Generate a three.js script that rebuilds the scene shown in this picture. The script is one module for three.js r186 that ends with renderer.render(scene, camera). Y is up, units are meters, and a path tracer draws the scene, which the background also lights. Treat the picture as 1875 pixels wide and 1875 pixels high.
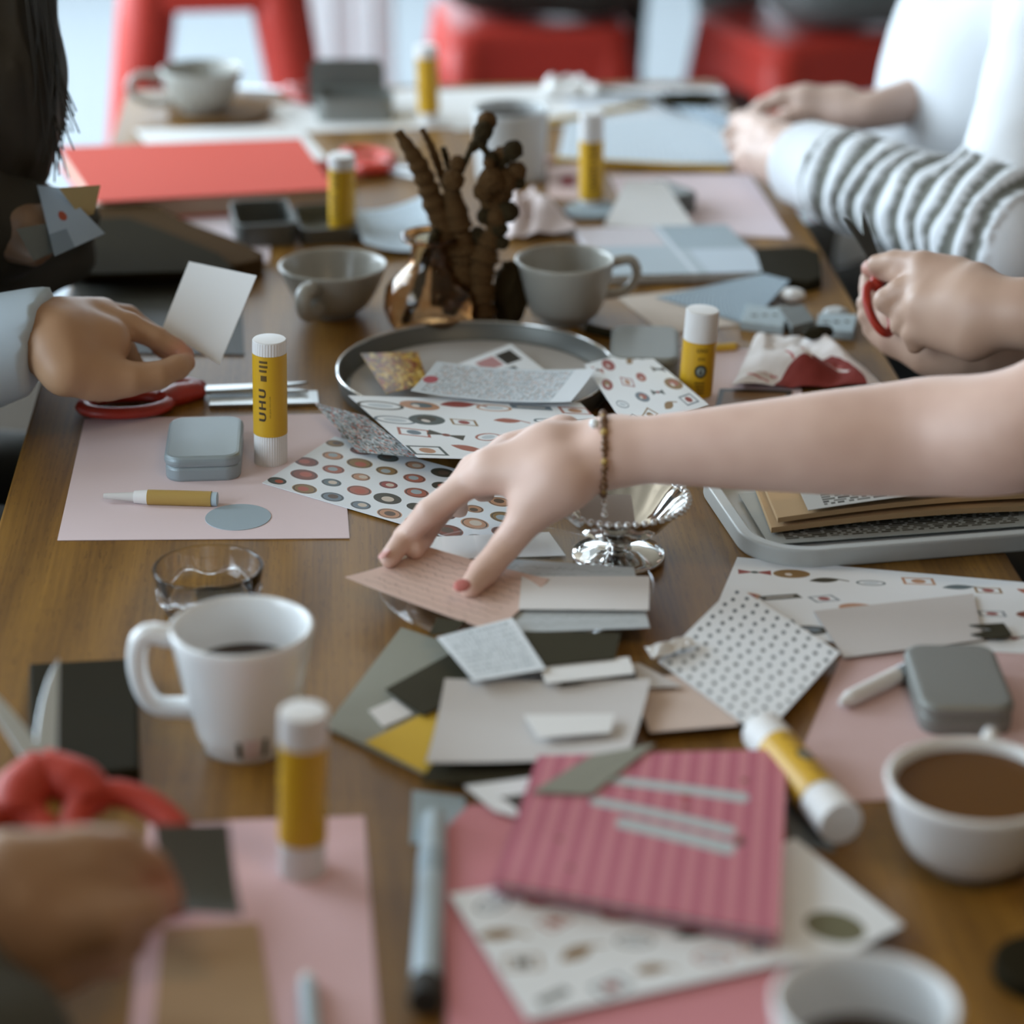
import * as THREE from 'three';
import { mergeGeometries, mergeVertices } from 'three/addons/utils/BufferGeometryUtils.js';
import { RoundedBoxGeometry } from 'three/addons/geometries/RoundedBoxGeometry.js';
import { ImprovedNoise } from 'three/addons/math/ImprovedNoise.js';
import { RectAreaLightUniformsLib } from 'three/addons/lights/RectAreaLightUniformsLib.js';

// ---------------------------------------------------------------- camera, light, exposure
const V = (x, y, z) => new THREE.Vector3(x, y, z);
const TY = 0.74, EYE = 0.78, F = 4600, PITCH = 23.3 * Math.PI / 180, YAW = 4 * Math.PI / 180;   // table height, camera above it, focal length in pixels
const scene = new THREE.Scene();
const camera = new THREE.PerspectiveCamera(2 * Math.atan(937.5 / F) * 180 / Math.PI, 1, 0.05, 60);
const CAM = V(0, TY + EYE, 0);
const fwd = V(Math.sin(YAW) * Math.cos(PITCH), -Math.sin(PITCH), -Math.cos(YAW) * Math.cos(PITCH));
const rgt = V(Math.cos(YAW), 0, Math.sin(YAW)), upv = rgt.clone().cross(fwd);
camera.position.copy(CAM); camera.up.set(0, 1, 0); camera.lookAt(CAM.clone().add(fwd));
camera.focus = 1.98; camera.userData.fStop = 2.75;
scene.add(camera);
scene.background = new THREE.Color().setRGB(1.5, 1.75, 1.95);
const renderer = new THREE.WebGLRenderer();
renderer.toneMapping = THREE.LinearToneMapping;
renderer.toneMappingExposure = 1.08;
renderer.shadowMap.enabled = true;
RectAreaLightUniformsLib.init();
function windowLight(w, h, pos, target, intensity) {           // the daylight that a window lets in
  const l = new THREE.RectAreaLight(new THREE.Color().setRGB(0.78, 0.955, 1.11), intensity, w, h);
  l.position.copy(pos); l.lookAt(target); scene.add(l);
}
windowLight(4.6, 2.0, V(-2.32, 1.75, -4.6), V(0, 1.75, -4.6), 8.0);    // glazed shop front beside the table
windowLight(3.6, 1.9, V(0.0, 1.85, -8.02), V(0.0, 1.85, 0), 3.6);     // rear window
windowLight(1.6, 2.0, V(-2.32, 1.75, -0.5), V(0, 1.75, -0.5), 4.0);

// ---------------------------------------------------------------- helpers
let seed = 7;
const rnd = () => { seed |= 0; seed = seed + 0x6D2B79F5 | 0; let t = Math.imul(seed ^ seed >>> 15, 1 | seed); t = t + Math.imul(t ^ t >>> 7, 61 | t) ^ t; return ((t ^ t >>> 14) >>> 0) / 4294967296; };
const rr = (a, b) => a + (b - a) * rnd();
const noise = new ImprovedNoise();
const fbm = (x, y, z, n = 4) => { let s = 0, a = .5; for (let i = 0; i < n; i++) { s += a * noise.noise(x, y, z); x *= 2.03; y *= 2.03; z *= 2.03; a *= .5; } return s; };
const ray = (u, v) => fwd.clone().addScaledVector(rgt, (u - 937.5) / F).addScaledVector(upv, -(v - 937.5) / F);
const P = (u, v, h = 0) => { const d = ray(u, v); return CAM.clone().addScaledVector(d, (h - EYE) / d.y); };     // the point h above the table that a pixel looks at
const Z = (u, v, z) => { const d = ray(u, v); return CAM.clone().addScaledVector(d, z / d.z); };                   // the point of the cross plane z
const depth = (p) => p.clone().sub(CAM).dot(fwd);
const px = (n, p) => n * depth(p) / F;                                                                            // n pixels at p, in metres
const lin = (r, g, b) => new THREE.Color().setRGB(r, g, b);
const mat = (c, rough = .6, o = {}) => new THREE.MeshPhysicalMaterial({ color: c, roughness: rough, ...o });
const taken = {};
function numbered(n) { taken[n] = (taken[n] ?? -1) + 1; return taken[n] ? n + '_' + String(taken[n]).padStart(3, '0') : n; }
function tag(o, label, category, group) { o.userData.label = label; o.userData.category = category; if (group) o.userData.group = group; return o; }
function thing(name, label, category, pos = V(0, 0, 0), group) {
  const g = new THREE.Group(); g.name = numbered(name); g.position.copy(pos); scene.add(g); return tag(g, label, category, group);
}
function part(name, geo, m, parent) {
  const o = new THREE.Mesh(geo, m); o.name = name; o.castShadow = o.receiveShadow = true; parent.add(o); return o;
}
function single(name, label, category, geo, m, pos = V(0, 0, 0), group) {
  const o = part(numbered(name), geo, m, scene); o.position.copy(pos); return tag(o, label, category, group);
}
function struct(name, geo, m, pos = V(0, 0, 0)) { const o = part(name, geo, m, scene); o.position.copy(pos); o.userData.kind = 'structure'; return o; }
const box = (w, h, d, r = 0) => r ? new RoundedBoxGeometry(w, h, d, 2, r) : new THREE.BoxGeometry(w, h, d);
const lathe = (pts, n = 48) => new THREE.LatheGeometry(pts.map(([r, y]) => new THREE.Vector2(Math.max(r, 0.00001), y)), n);
const tube = (pts, r, n = 24, seg = 8, closed = false) => new THREE.TubeGeometry(new THREE.CatmullRomCurve3(pts, closed), n, r, seg, closed);
function taperTube(pts, radii, n = 24, seg = 10, bump = null) {         // a tube whose radius follows a list, with closed ends
  const c = new THREE.CatmullRomCurve3(pts), fr = c.computeFrenetFrames(n), pos = [], idx = [];
  for (let i = 0; i <= n; i++) {
    const t = i / n, p = c.getPointAt(t), f = t * (radii.length - 1), k = Math.min(Math.floor(f), radii.length - 2);
    const r = radii[k] + (radii[k + 1] - radii[k]) * (f - k);
    for (let j = 0; j < seg; j++) {
      const a = j / seg * 2 * Math.PI, q = fr.normals[i].clone().multiplyScalar(Math.cos(a)).addScaledVector(fr.binormals[i], Math.sin(a));
      const s = r * (bump ? bump(t, a, p) : 1); pos.push(p.x + q.x * s, p.y + q.y * s, p.z + q.z * s);
    }
  }
  const A = c.getPointAt(0), B = c.getPointAt(1); pos.push(A.x, A.y, A.z, B.x, B.y, B.z);
  const ca = (n + 1) * seg, cb = ca + 1;
  for (let i = 0; i < n; i++) for (let j = 0; j < seg; j++) { const a = i * seg + j, b = i * seg + (j + 1) % seg; idx.push(a, b, a + seg, b, b + seg, a + seg); }
  for (let j = 0; j < seg; j++) { const k = (j + 1) % seg; idx.push(ca, k, j, cb, n * seg + j, n * seg + k); }
  const g = new THREE.BufferGeometry(); g.setAttribute('position', new THREE.Float32BufferAttribute(pos, 3)); g.setIndex(idx); g.computeVertexNormals(); return g;
}
function ribbed(rTop, rBot, h, ribs, dr) {                               // a fluted cylinder, closed
  const g = new THREE.CylinderGeometry(rTop, rBot, h, ribs * 4, 1), p = g.attributes.position;
  for (let i = 0; i < p.count; i++) { const x = p.getX(i), z = p.getZ(i), r = Math.hypot(x, z); if (r > 1e-4) { const a = Math.atan2(x, z), k = 1 - dr * (0.5 + 0.5 * Math.cos(a * ribs)); p.setX(i, x * k); p.setZ(i, z * k); } }
  g.translate(0, h / 2, 0); g.computeVertexNormals(); return g;
}
// a sheet of paper or card through four points (far-left, far-right, near-right, near-left), with its own thickness and bend
function sheetGeo(q, thick, bend = null, n = 14) {
  const pos = [], uv = [], idx = [], W = n + 1;
  const at = (s, t) => { const p = q[0].clone().lerp(q[1], s).lerp(q[3].clone().lerp(q[2], s), t); if (bend) p.y += bend(s, t, p); return p; };
  for (const dy of [thick, 0]) for (let j = 0; j < W; j++) for (let i = 0; i < W; i++) { const p = at(i / n, j / n); pos.push(p.x, p.y + dy, p.z); uv.push(i / n, 1 - j / n); }
  const o = W * W;
  for (let j = 0; j < n; j++) for (let i = 0; i < n; i++) { const a = j * W + i, b = a + 1, c = a + W, d = c + 1; idx.push(a, c, b, b, c, d, o + a, o + b, o + c, o + b, o + d, o + c); }
  const edge = (list, flip) => { for (let k = 0; k + 1 < list.length; k++) { const a = list[k], b = list[k + 1], m = pos.length / 3; for (const v of [a, b, o + a, o + b]) { pos.push(pos[3 * v], pos[3 * v + 1], pos[3 * v + 2]); uv.push(uv[2 * v], uv[2 * v + 1]); } if (flip) idx.push(m, m + 1, m + 2, m + 1, m + 3, m + 2); else idx.push(m, m + 2, m + 1, m + 1, m + 2, m + 3); } };
  const R = [...Array(W).keys()];
  edge(R, true); edge(R.map((i) => n * W + i), false); edge(R.map((i) => i * W), false); edge(R.map((i) => i * W + n), true);
  const g = new THREE.BufferGeometry(); g.setAttribute('position', new THREE.Float32BufferAttribute(pos, 3)); g.setAttribute('uv', new THREE.Float32BufferAttribute(uv, 2)); g.setIndex(idx); g.computeVertexNormals(); return g;
}
const quad = (q, h) => q.map(([u, v, hh]) => P(u, v, (hh ?? 0) + h));
function local(g, c) { g.translate(-c.x, -c.y, -c.z); return g; }
function centre(pts) { const c = V(0, 0, 0); pts.forEach((p) => c.add(p)); return c.multiplyScalar(1 / pts.length); }
function paper(name, label, category, q, h, m, o = {}) {
  const w = quad(q, h), c = centre(w);
  return single(name, label, category, local(sheetGeo(w, o.thick ?? .0005, o.bend, o.n), c), m, c, o.group);
}
function slab(pxs, h, thick, bevel = 0) {                               // an outline on the table, given its thickness
  const w = pxs.map(([u, v]) => P(u, v, h)), c = centre(w), s = new THREE.Shape(w.map((p) => new THREE.Vector2(p.x - c.x, -(p.z - c.z))));
  const g = new THREE.ExtrudeGeometry(s, { depth: thick, bevelEnabled: bevel > 0, bevelSize: bevel, bevelThickness: bevel, bevelSegments: 2, curveSegments: 8 });
  g.rotateX(-Math.PI / 2); return [g, c];
}
function roundRect(w, d, r) { const s = new THREE.Shape(), x = w / 2, y = d / 2; s.moveTo(-x + r, -y); s.lineTo(x - r, -y); s.absarc(x - r, -y + r, r, -Math.PI / 2, 0); s.lineTo(x, y - r); s.absarc(x - r, y - r, r, 0, Math.PI / 2); s.lineTo(-x + r, y); s.absarc(-x + r, y - r, r, Math.PI / 2, Math.PI); s.lineTo(-x, -y + r); s.absarc(-x + r, -y + r, r, Math.PI, 1.5 * Math.PI); return s; }
function plate(w, d, r, h, bev) { const g = new THREE.ExtrudeGeometry(roundRect(w - 2 * bev, d - 2 * bev, Math.max(r - bev, .0005)), { depth: h - 2 * bev, bevelEnabled: true, bevelSize: bev, bevelThickness: bev, bevelSegments: 3, curveSegments: 6 }); g.rotateX(-Math.PI / 2); g.translate(0, bev, 0); return g; }

// prints: what is printed on flat paper
function print(w, h, draw, back = '#e9edf0') {
  const c = document.createElement('canvas'); c.width = w; c.height = h; const x = c.getContext('2d'); x.fillStyle = back; x.fillRect(0, 0, w, h); draw(x, w, h);
  const t = new THREE.CanvasTexture(c); t.colorSpace = THREE.SRGBColorSpace; t.anisotropy = 4; return t;
}
const ell = (x, cx, cy, a, b, c, rot = 0) => { x.fillStyle = c; x.beginPath(); x.ellipse(cx, cy, a, b, rot, 0, 7); x.fill(); };
const pick = (a) => a[Math.floor(rnd() * a.length)];
const stickerTones = ['#7b3f2c', '#8a6a3c', '#4d5552', '#a5604c', '#5d6b70', '#b98a6a', '#3f3a2a', '#94463f', '#6d7a84'];
function motif(x, cx, cy, r) {                                         // one small sticker: a medallion, a ribbon, a leaf, a bird, a frame, a label
  const k = Math.floor(rnd() * 6), c = pick(stickerTones), a = rr(-.6, .6);
  x.save(); x.translate(cx, cy); x.rotate(a); x.lineWidth = Math.max(2, r * .16);
  if (k === 0) { ell(x, 0, 0, r, r * .8, c); ell(x, r * .1, -r * .1, r * .55, r * .42, pick(stickerTones)); ell(x, -r * .2, r * .1, r * .2, r * .25, '#d8cfc6'); }
  else if (k === 1) { x.fillStyle = c; x.beginPath(); x.moveTo(0, 0); x.lineTo(-r, -r * .5); x.lineTo(-r, r * .5); x.lineTo(r, -r * .5); x.lineTo(r, r * .5); x.fill(); ell(x, 0, 0, r * .25, r * .25, pick(stickerTones)); }
  else if (k === 2) { x.fillStyle = c; x.beginPath(); x.moveTo(-r, 0); x.quadraticCurveTo(0, -r, r, 0); x.quadraticCurveTo(0, r, -r, 0); x.fill(); x.strokeStyle = c; x.beginPath(); x.moveTo(r * .9, 0); x.lineTo(r * 1.4, r * .5); x.stroke(); }
  else if (k === 3) { x.strokeStyle = c; x.strokeRect(-r * .8, -r * .6, r * 1.6, r * 1.2); ell(x, 0, 0, r * .4, r * .4, pick(stickerTones)); }
  else if (k === 4) { x.fillStyle = c; x.fillRect(-r, -r * .35, r * 2, r * .7); x.fillStyle = '#ddd6cf'; x.fillRect(-r * .7, -r * .1, r * 1.4, r * .14); }
  else { x.strokeStyle = c; x.beginPath(); x.ellipse(0, 0, r, r * .6, 0, 0, 7); x.stroke(); ell(x, 0, 0, r * .6, r * .3, '#c3ccd2'); }
  x.restore();
}
const stickerPrint = (nx, ny, size, back) => print(768, 640, (x, w, h) => { for (let j = 0; j < ny; j++) for (let i = 0; i < nx; i++) motif(x, (i + .5 + rr(-.18, .18)) * w / nx, (j + .5 + rr(-.15, .15)) * h / ny, size * rr(.75, 1.15)); }, back);
const textPrint = (back, ink, lines, o = {}) => print(512, 512, (x, w, h) => { x.fillStyle = ink; for (let j = 0; j < lines; j++) { let c = w * .07; const y = h * (.06 + .88 * j / lines); while (c < w * .92) { const L = rr(5, 30); x.globalAlpha = rr(.45, .95); x.fillRect(c, y, Math.min(L, w * .93 - c), h * .45 / lines * (o.fat ?? 1)); c += L + rr(5, 10); } x.globalAlpha = 1; } }, back);
const paperMat = (c, o = {}) => mat(c, .85, { side: THREE.DoubleSide, ...o });
const printed = (t, rough = .6) => mat(lin(1, 1, 1), rough, { map: t, side: THREE.DoubleSide });
// ---------------------------------------------------------------- materials
const M = {
  white: paperMat(lin(.80, .80, .79)), offwhite: paperMat(lin(.72, .70, .68)), pink: paperMat(lin(.72, .59, .60)), rose: paperMat(lin(.62, .44, .43)), paleGrey: paperMat(lin(.50, .52, .52)), vellum: paperMat(lin(.60, .575, .56)),
  beige: paperMat(lin(.66, .53, .46)), sage: paperMat(lin(.27, .27, .22)), charcoal: paperMat(lin(.050, .045, .028), { specularIntensity: .2 }), ink: paperMat(lin(.022, .017, .008), { specularIntensity: .05 }), yellow: paperMat(lin(.62, .40, .03)), blueGrey: paperMat(lin(.33, .41, .46)), kraft: paperMat(lin(.42, .27, .14)),
  china: mat(lin(.84, .85, .85), .22, { clearcoat: .4 }), stoneware: mat(lin(.36, .35, .31), .32, { clearcoat: .25 }), greyware: mat(lin(.52, .54, .54), .4), tea: mat(lin(.115, .046, .007), .08, { specularIntensity: .45 }), coffee: mat(lin(.035, .018, .008), .1, { specularIntensity: .4 }),
  stickWhite: mat(lin(.76, .75, .74), .4), tin: mat(lin(.30, .355, .38), .48, { metalness: .35 }), tinDark: mat(lin(.13, .135, .125), .42, { metalness: .4 }), tinOlive: mat(lin(.24, .25, .235), .48, { metalness: .35 }),
  steel: mat(lin(.55, .57, .58), .28, { metalness: 1 }), silver: mat(lin(.80, .79, .77), .09, { metalness: 1 }), darkSteel: mat(lin(.10, .10, .09), .4, { metalness: .7 }), redPlastic: mat(lin(.42, .035, .02), .35), brightRed: mat(lin(.66, .06, .035), .4),
  black: mat(lin(.018, .014, .006), .7, { specularIntensity: .12 }), glass: mat(lin(1, 1, 1), .03, { transmission: 1, thickness: .003, ior: 1.46 }), amber: mat(lin(1, 1, 1), .03, { transmission: 1, thickness: .004, ior: 1.46, attenuationColor: lin(.62, .36, .16), attenuationDistance: .0045 }),
  twig: mat(lin(.085, .045, .017), .95, { specularIntensity: .2 }), twigDark: mat(lin(.032, .022, .009), .95, { specularIntensity: .2 }), redMetal: mat(lin(.52, .045, .03), .42, { specularIntensity: .6 }), redBook: mat(lin(.66, .10, .068), .75, { specularIntensity: .3 }), pages: mat(lin(.55, .42, .33), .9),
  leather: mat(lin(.060, .034, .014), .95, { specularIntensity: .06 }), pencil: mat(lin(.60, .37, .03), .5), brassy: mat(lin(.42, .27, .07), .45), paleBlue: mat(lin(.42, .52, .58), .5), eraser: mat(lin(.36, .43, .46), .7), darkFelt: mat(lin(.035, .033, .028), .9), pane: mat(lin(1, 1, 1), .04, { transmission: 1, thickness: 0, ior: 1.46 }),
};
// ---------------------------------------------------------------- the room
function woodTexture() {
  const w = 1024, h = 2048, d = new Uint8Array(w * h * 4);
  for (let y = 0; y < h; y++) for (let x = 0; x < w; x++) {
    const X = x / w * .78, Y = y / h * 2.7;                                  // metres across and along
    const warp = .02 * noise.noise(X * 4, Y * 1.5, 3.1), ring = Math.sin(120 * (X + warp + .05 * noise.noise(X * 2.2, Y * .8, 9)));
    const fine = noise.noise(X * 420, Y * 9, 1.7), pore = noise.noise(X * 900, Y * 40, 5.2), big = noise.noise(X * 5, Y * 2.2, 7.7);
    let t = .5 + .13 * ring + .20 * fine + .16 * big + .10 * pore; if (pore > .42) t -= .25; t = Math.min(1, Math.max(0, t));
    const i = (y * w + x) * 4, a = [84, 54, 15], b = [160, 117, 47];
    for (let k = 0; k < 3; k++) d[i + k] = a[k] + (b[k] - a[k]) * t; d[i + 3] = 255;
  }
  const t = new THREE.DataTexture(d, w, h); t.colorSpace = THREE.SRGBColorSpace; t.magFilter = THREE.LinearFilter; t.minFilter = THREE.LinearMipmapLinearFilter; t.generateMipmaps = true; t.needsUpdate = true; return t;
}
const XL = -.273, XR = .494, ZF = -3.212, ZN = -.52;
const wood = mat(lin(1, 1, 1), .44, { map: woodTexture(), specularIntensity: .75 });
{
  const t = thing('table', 'long brown wooden table covered with craft papers', 'table', V((XL + XR) / 2, 0, (ZF + ZN) / 2));
  const W = XR - XL, L = ZN - ZF, g = plate(W, L, .004, .032, .0025); g.translate(0, TY - .032, 0);
  const p = g.attributes.position, uv = []; for (let i = 0; i < p.count; i++) uv.push((p.getX(i) + W / 2) / .78, (p.getZ(i) + L / 2) / 2.7); g.setAttribute('uv', new THREE.Float32BufferAttribute(uv, 2));
  part('tabletop', g, wood, t);
  const dk = mat(lin(.05, .045, .04), .5);
  for (const sx of [-1, 1]) { const a = box(.022, .08, L - .3); a.translate(sx * (W / 2 - .09), TY - .072, 0); part('apron', a, dk, t); for (const sz of [-1, 1]) { const l = box(.05, TY - .033, .05, .004); l.translate(sx * (W / 2 - .09), (TY - .033) / 2, sz * (L / 2 - .14)); part('leg', l, dk, t); } }
}
const plaster = mat(lin(.30, .235, .165), .95), pale = mat(lin(.72, .73, .73), .9);
const floorMat = mat(lin(.35, .39, .42), .7);
struct('floor', box(6.4, .1, 11.2), floorMat, V(.6, -.05, -2.75));
struct('ceiling', box(6.4, .1, 11.2), plaster, V(.6, 3.05, -2.75));
struct('wall_right', box(.15, 3.2, 11.2), plaster, V(3.75, 1.5, -2.75));
struct('wall_front', box(6.4, 3.2, .15), plaster, V(.6, 1.5, 2.8));
function wallWith(name, len, holes, place) {                              // a wall of boxes around its openings; holes: [from, to, sill, head]
  const gs = [], b = (x0, x1, y0, y1) => { if (x1 - x0 > .001 && y1 - y0 > .001) { const g = box(x1 - x0, y1 - y0, .15); g.translate((x0 + x1) / 2, (y0 + y1) / 2, 0); gs.push(g); } };
  let at = 0; for (const [x0, x1, y0, y1] of holes) { b(at, x0, 0, 3); b(x0, x1, 0, y0); b(x0, x1, y1, 3); at = x1; } b(at, len, 0, 3);
  const o = struct(name, mergeGeometries(gs), pale); place(o);
}
wallWith('wall_left', 11.2, [[1.6, 6.2, .75, 2.75], [6.75, 8.35, .75, 2.75]], (o) => { o.position.set(-2.5, 0, -8.3); o.rotation.y = -Math.PI / 2; });
wallWith('wall_back', 6.4, [[1.2, 4.8, .9, 2.8]], (o) => { o.position.set(-2.6, 0, -8.2); });
function windowUnit(n, w, h, pos, turn) {
  const g = new THREE.Group(); g.name = 'window_' + n; g.userData.kind = 'structure'; g.position.copy(pos); g.rotation.y = turn; scene.add(g);
  const fr = []; for (const s of [-1, 1]) { const a = box(.06, h, .08); a.translate(s * (w / 2 - .03), 0, 0); fr.push(a); const b = box(w, .06, .08); b.translate(0, s * (h / 2 - .03), 0); fr.push(b); }
  part('window_frame', mergeGeometries(fr), pale, g);
  const n2 = Math.max(1, Math.round(w / 1.2)); for (let i = 1; i < n2; i++) { const m = part('mullion', box(.05, h - .12, .06), pale, g); m.position.x = -w / 2 + i * w / n2; }
  for (let i = 0; i < n2; i++) { const m = part('pane', box(w / n2 - .05, h - .12, .006), mat(lin(1, 1, 1), .0, { transmission: 1, thickness: 0 }), g); m.position.x = -w / 2 + (i + .5) * w / n2; }
}
windowUnit(1, 4.6, 2.0, V(-2.5, 1.75, -4.4), Math.PI / 2);
windowUnit(2, 1.6, 2.0, V(-2.5, 1.75, -.75), Math.PI / 2);
windowUnit(3, 3.6, 1.9, V(.4, 1.85, -8.2), 0);
// white panelled column behind the table
{ const c = Z(636, 60, -4.9), o = thing('column', 'white panelled square column behind the table end', 'column', V(c.x, 0, -4.98)); o.userData.kind = 'structure';
  part('shaft', box(.185, 3.0, .18, .006), pale, o).position.y = 1.5; for (const s of [-.03, .05]) part('moulding', box(.012, 2.9, .012, .003), pale, o).position.set(s, 1.5, .092); }

// two small pendant lamps that hang over the near end of the table
for (const [x, z, where] of [[.40, -.75, 'over the table top'], [.62, -.75, 'over the right bench']]) {
  const t = thing('pendant_lamp', 'small black pendant lamp hung ' + where, 'lamp', V(x, 2.05, z), 'pendant lamps over the table');
  part('cord', new THREE.CylinderGeometry(.003, .003, .83, 8).translate(0, .535, 0), M.black, t); part('shade', lathe([[.018, .12], [.02, .11], [.075, .0], [.073, -.002], [.016, .108], [.0, .118]], 32), M.black, t);
  part('bulb', new THREE.SphereGeometry(.03, 20, 14).translate(0, .03, 0), mat(lin(1, .8, .55), .5, { emissive: lin(1, .72, .42), emissiveIntensity: 3 }), t);
  const l = new THREE.PointLight(lin(1, .74, .48), .4); l.position.set(x, 2.08, z); l.castShadow = true; l.shadow.radius = 1.5; scene.add(l);
}
// dark benches along both sides of the table
for (const [label, x, z0, z1] of [['dark brown wooden bench beside the person with long hair', -.56, -3.15, -.72], ['dark brown wooden bench beside the person in white', .90, -3.15, -1.30]]) {
  const t = thing('bench', label, 'bench', V(x, 0, (z0 + z1) / 2)), L = z1 - z0, m = mat(lin(.045, .032, .018), .7, { specularIntensity: .3 }); part('seat', box(.40, .04, L, .006).translate(0, .356, 0), m, t); for (const sx of [-1, 1]) for (const sz of [-1, 1]) part('leg', box(.045, .336, .045, .003).translate(sx * .16, .168, sz * (L / 2 - .12)), m, t);
}
// ---------------------------------------------------------------- stools
function stool(label, x, z, H, turn, S = .32, group) {
  const t = thing('metal_stool', label, 'stool', V(x, 0, z), group); t.rotation.y = turn;
  const s = plate(S, S, .05, .045, .012); s.translate(0, H - .045, 0); part('seat', s, M.redMetal, t);
  const skirt = new THREE.ExtrudeGeometry((() => { const a = roundRect(S - .002, S - .002, .05); a.holes.push(roundRect(S - .010, S - .010, .046)); return a; })(), { depth: .06, bevelEnabled: false, curveSegments: 8 }); skirt.rotateX(-Math.PI / 2); skirt.translate(0, H - .095, 0); part('skirt', skirt, M.redMetal, t);
  const top = S / 2 - .045, bot = top + .10 * H / .75;
  for (const sx of [-1, 1]) for (const sz of [-1, 1]) part('leg', taperTube([V(sx * top, H - .03, sz * top), V(sx * (top * .5 + bot * .5), H / 2, sz * (top * .5 + bot * .5)), V(sx * bot, 0.005, sz * bot)], [.046, .040, .026], 8, 8), M.redMetal, t);
  const y = H * .33, k = bot - (bot - top) * y / H; for (const s of [-1, 1]) { const a = part('crossbar', box(2 * k, .03, .006), M.redMetal, t); a.position.set(0, y, s * k); const b = part('crossbar', box(.006, .03, 2 * k), M.redMetal, t); b.position.set(s * k, y, 0); }
  return t;
}
{ const a = Z(392, 60, -3.95); stool('empty tall red metal stool beside the white column', a.x, -3.98, .80, .05, .275); }
const st2 = Z(975, 90, -4.35), st3 = Z(1490, 100, -4.3);
stool('red metal stool under the seated person in black clothes', st2.x, -4.42, .575, .08);
stool('red metal stool under the seated person in grey jumper', st3.x, -4.35, .565, .35);
// ---------------------------------------------------------------- vessels
function solveBase(u, v) { return P(u, v, 0); }
function topHeight(base, u, v) { return Z(u, v, base.z).y - TY; }
function bowlProfile(R, H, foot, w, shape) {                           // outside up, over the lip, inside down
  const out = [], n = 14; out.push([0, .002], [foot * .9, .002], [foot, 0], [foot, .004]);
  for (let i = 0; i <= n; i++) { const t = i / n; out.push([foot + (R - foot) * shape(t), .004 + (H - .004) * t]); }
  out.push([R - w * .5, H + w * .3]);
  for (let i = n; i >= 0; i--) { const t = i / n; out.push([Math.max(foot + (R - foot) * shape(t) - w, 0), Math.max(.004 + (H - .004) * t, .008)]); }
  out.push([0, .008]); return out;
}
const cupShape = (t) => Math.pow(t, .52), mugShape = (t) => .25 + .75 * t - .0 * t;
function handle(R, H, y0, y1, out, r, ang, flat = 1) {
  const d = V(Math.cos(ang), 0, -Math.sin(ang)), pt = (k, y) => d.clone().multiplyScalar(k).setY(y);
  const g = taperTube([pt(R * .93, y1), pt(R + out * .75, y1 + H * .02), pt(R + out, (y0 + y1) / 2 + H * .05), pt(R + out * .55, y0 + H * .05), pt(R * .72, y0)], [r, r * .9, r * .85, r * .9, r], 22, 10); return g;
}
function cup(name, label, cat, o) {
  const t = thing(name, label, cat, o.base, o.group);
  const prof = bowlProfile(o.R, o.H, o.foot, o.wall ?? .004, o.shape ?? cupShape);
  part('bowl', lathe(prof, 56), o.mat, t);
  if (o.handle != null) part('handle', handle(o.hR ?? o.R, o.H, o.H * (o.h0 ?? .22), o.H * (o.h1 ?? .86), o.hOut ?? .026, o.hr ?? .0055, o.handle), o.mat, t);
  if (o.fill) { const f = o.fill, r = o.foot + (o.R - o.foot) * (o.shape ?? cupShape)(Math.max(0, (f * o.H - .004) / (o.H - .004))) - (o.wall ?? .004) + .0004; const g = new THREE.CylinderGeometry(r, r * .98, .004, 40); g.translate(0, f * o.H, 0); part(o.drink === 'tea' ? 'tea' : 'coffee', g, o.drink === 'tea' ? M.tea : M.coffee, t); }
  return t;
}
function vesselPx(ub, vb, ur, vr, Rpx) { const base = P(ub, vb, 0), H = topHeight(base, ur, vr), rim = V(base.x, TY + H, base.z); return { base, H, R: px(Rpx, rim) }; }
// three large cups, saucer under one of them
{ const a = vesselPx(372, 208, 378, 132, 76); cup('coffee_cup', 'grey stoneware cup with its handle out, behind the red book', 'cup', { ...a, foot: a.R * .5, mat: M.stoneware, handle: Math.PI * 1.03, hOut: .038, shape: (t) => Math.pow(t, .45) });
  const g = lathe([[0, .001], [a.R * 1.0, .001], [a.R * 1.25, .004], [a.R * 1.27, .006], [a.R * 1.0, .004], [0, .003]], 48); const s = single('saucer', 'small brown saucer under the stoneware cup behind the red book', 'saucer', g, mat(lin(.20, .11, .045), .8, { specularIntensity: .3 }), a.base.clone().add(V(.02, 0, .0))); void s; scene.getObjectByName('coffee_cup').position.y += .0045; }
{ const a = vesselPx(612, 574, 613, 484, 100); cup('coffee_cup', 'grey stoneware cup with a little coffee left of the glass vase', 'cup', { ...a, foot: a.R * .42, mat: M.stoneware, handle: -Math.PI * .63, hOut: .02, hr: .009, fill: .42, h0: .35, h1: .8 }); }
{ const a = vesselPx(1033, 586, 1036, 474, 92); cup('coffee_cup', 'grey stoneware cup right of the glass vase', 'cup', { ...a, foot: a.R * .5, mat: M.stoneware, handle: .12, hOut: .023, h0: .38, h1: .9, fill: .35, shape: (t) => Math.pow(t, .42) }); }
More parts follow.
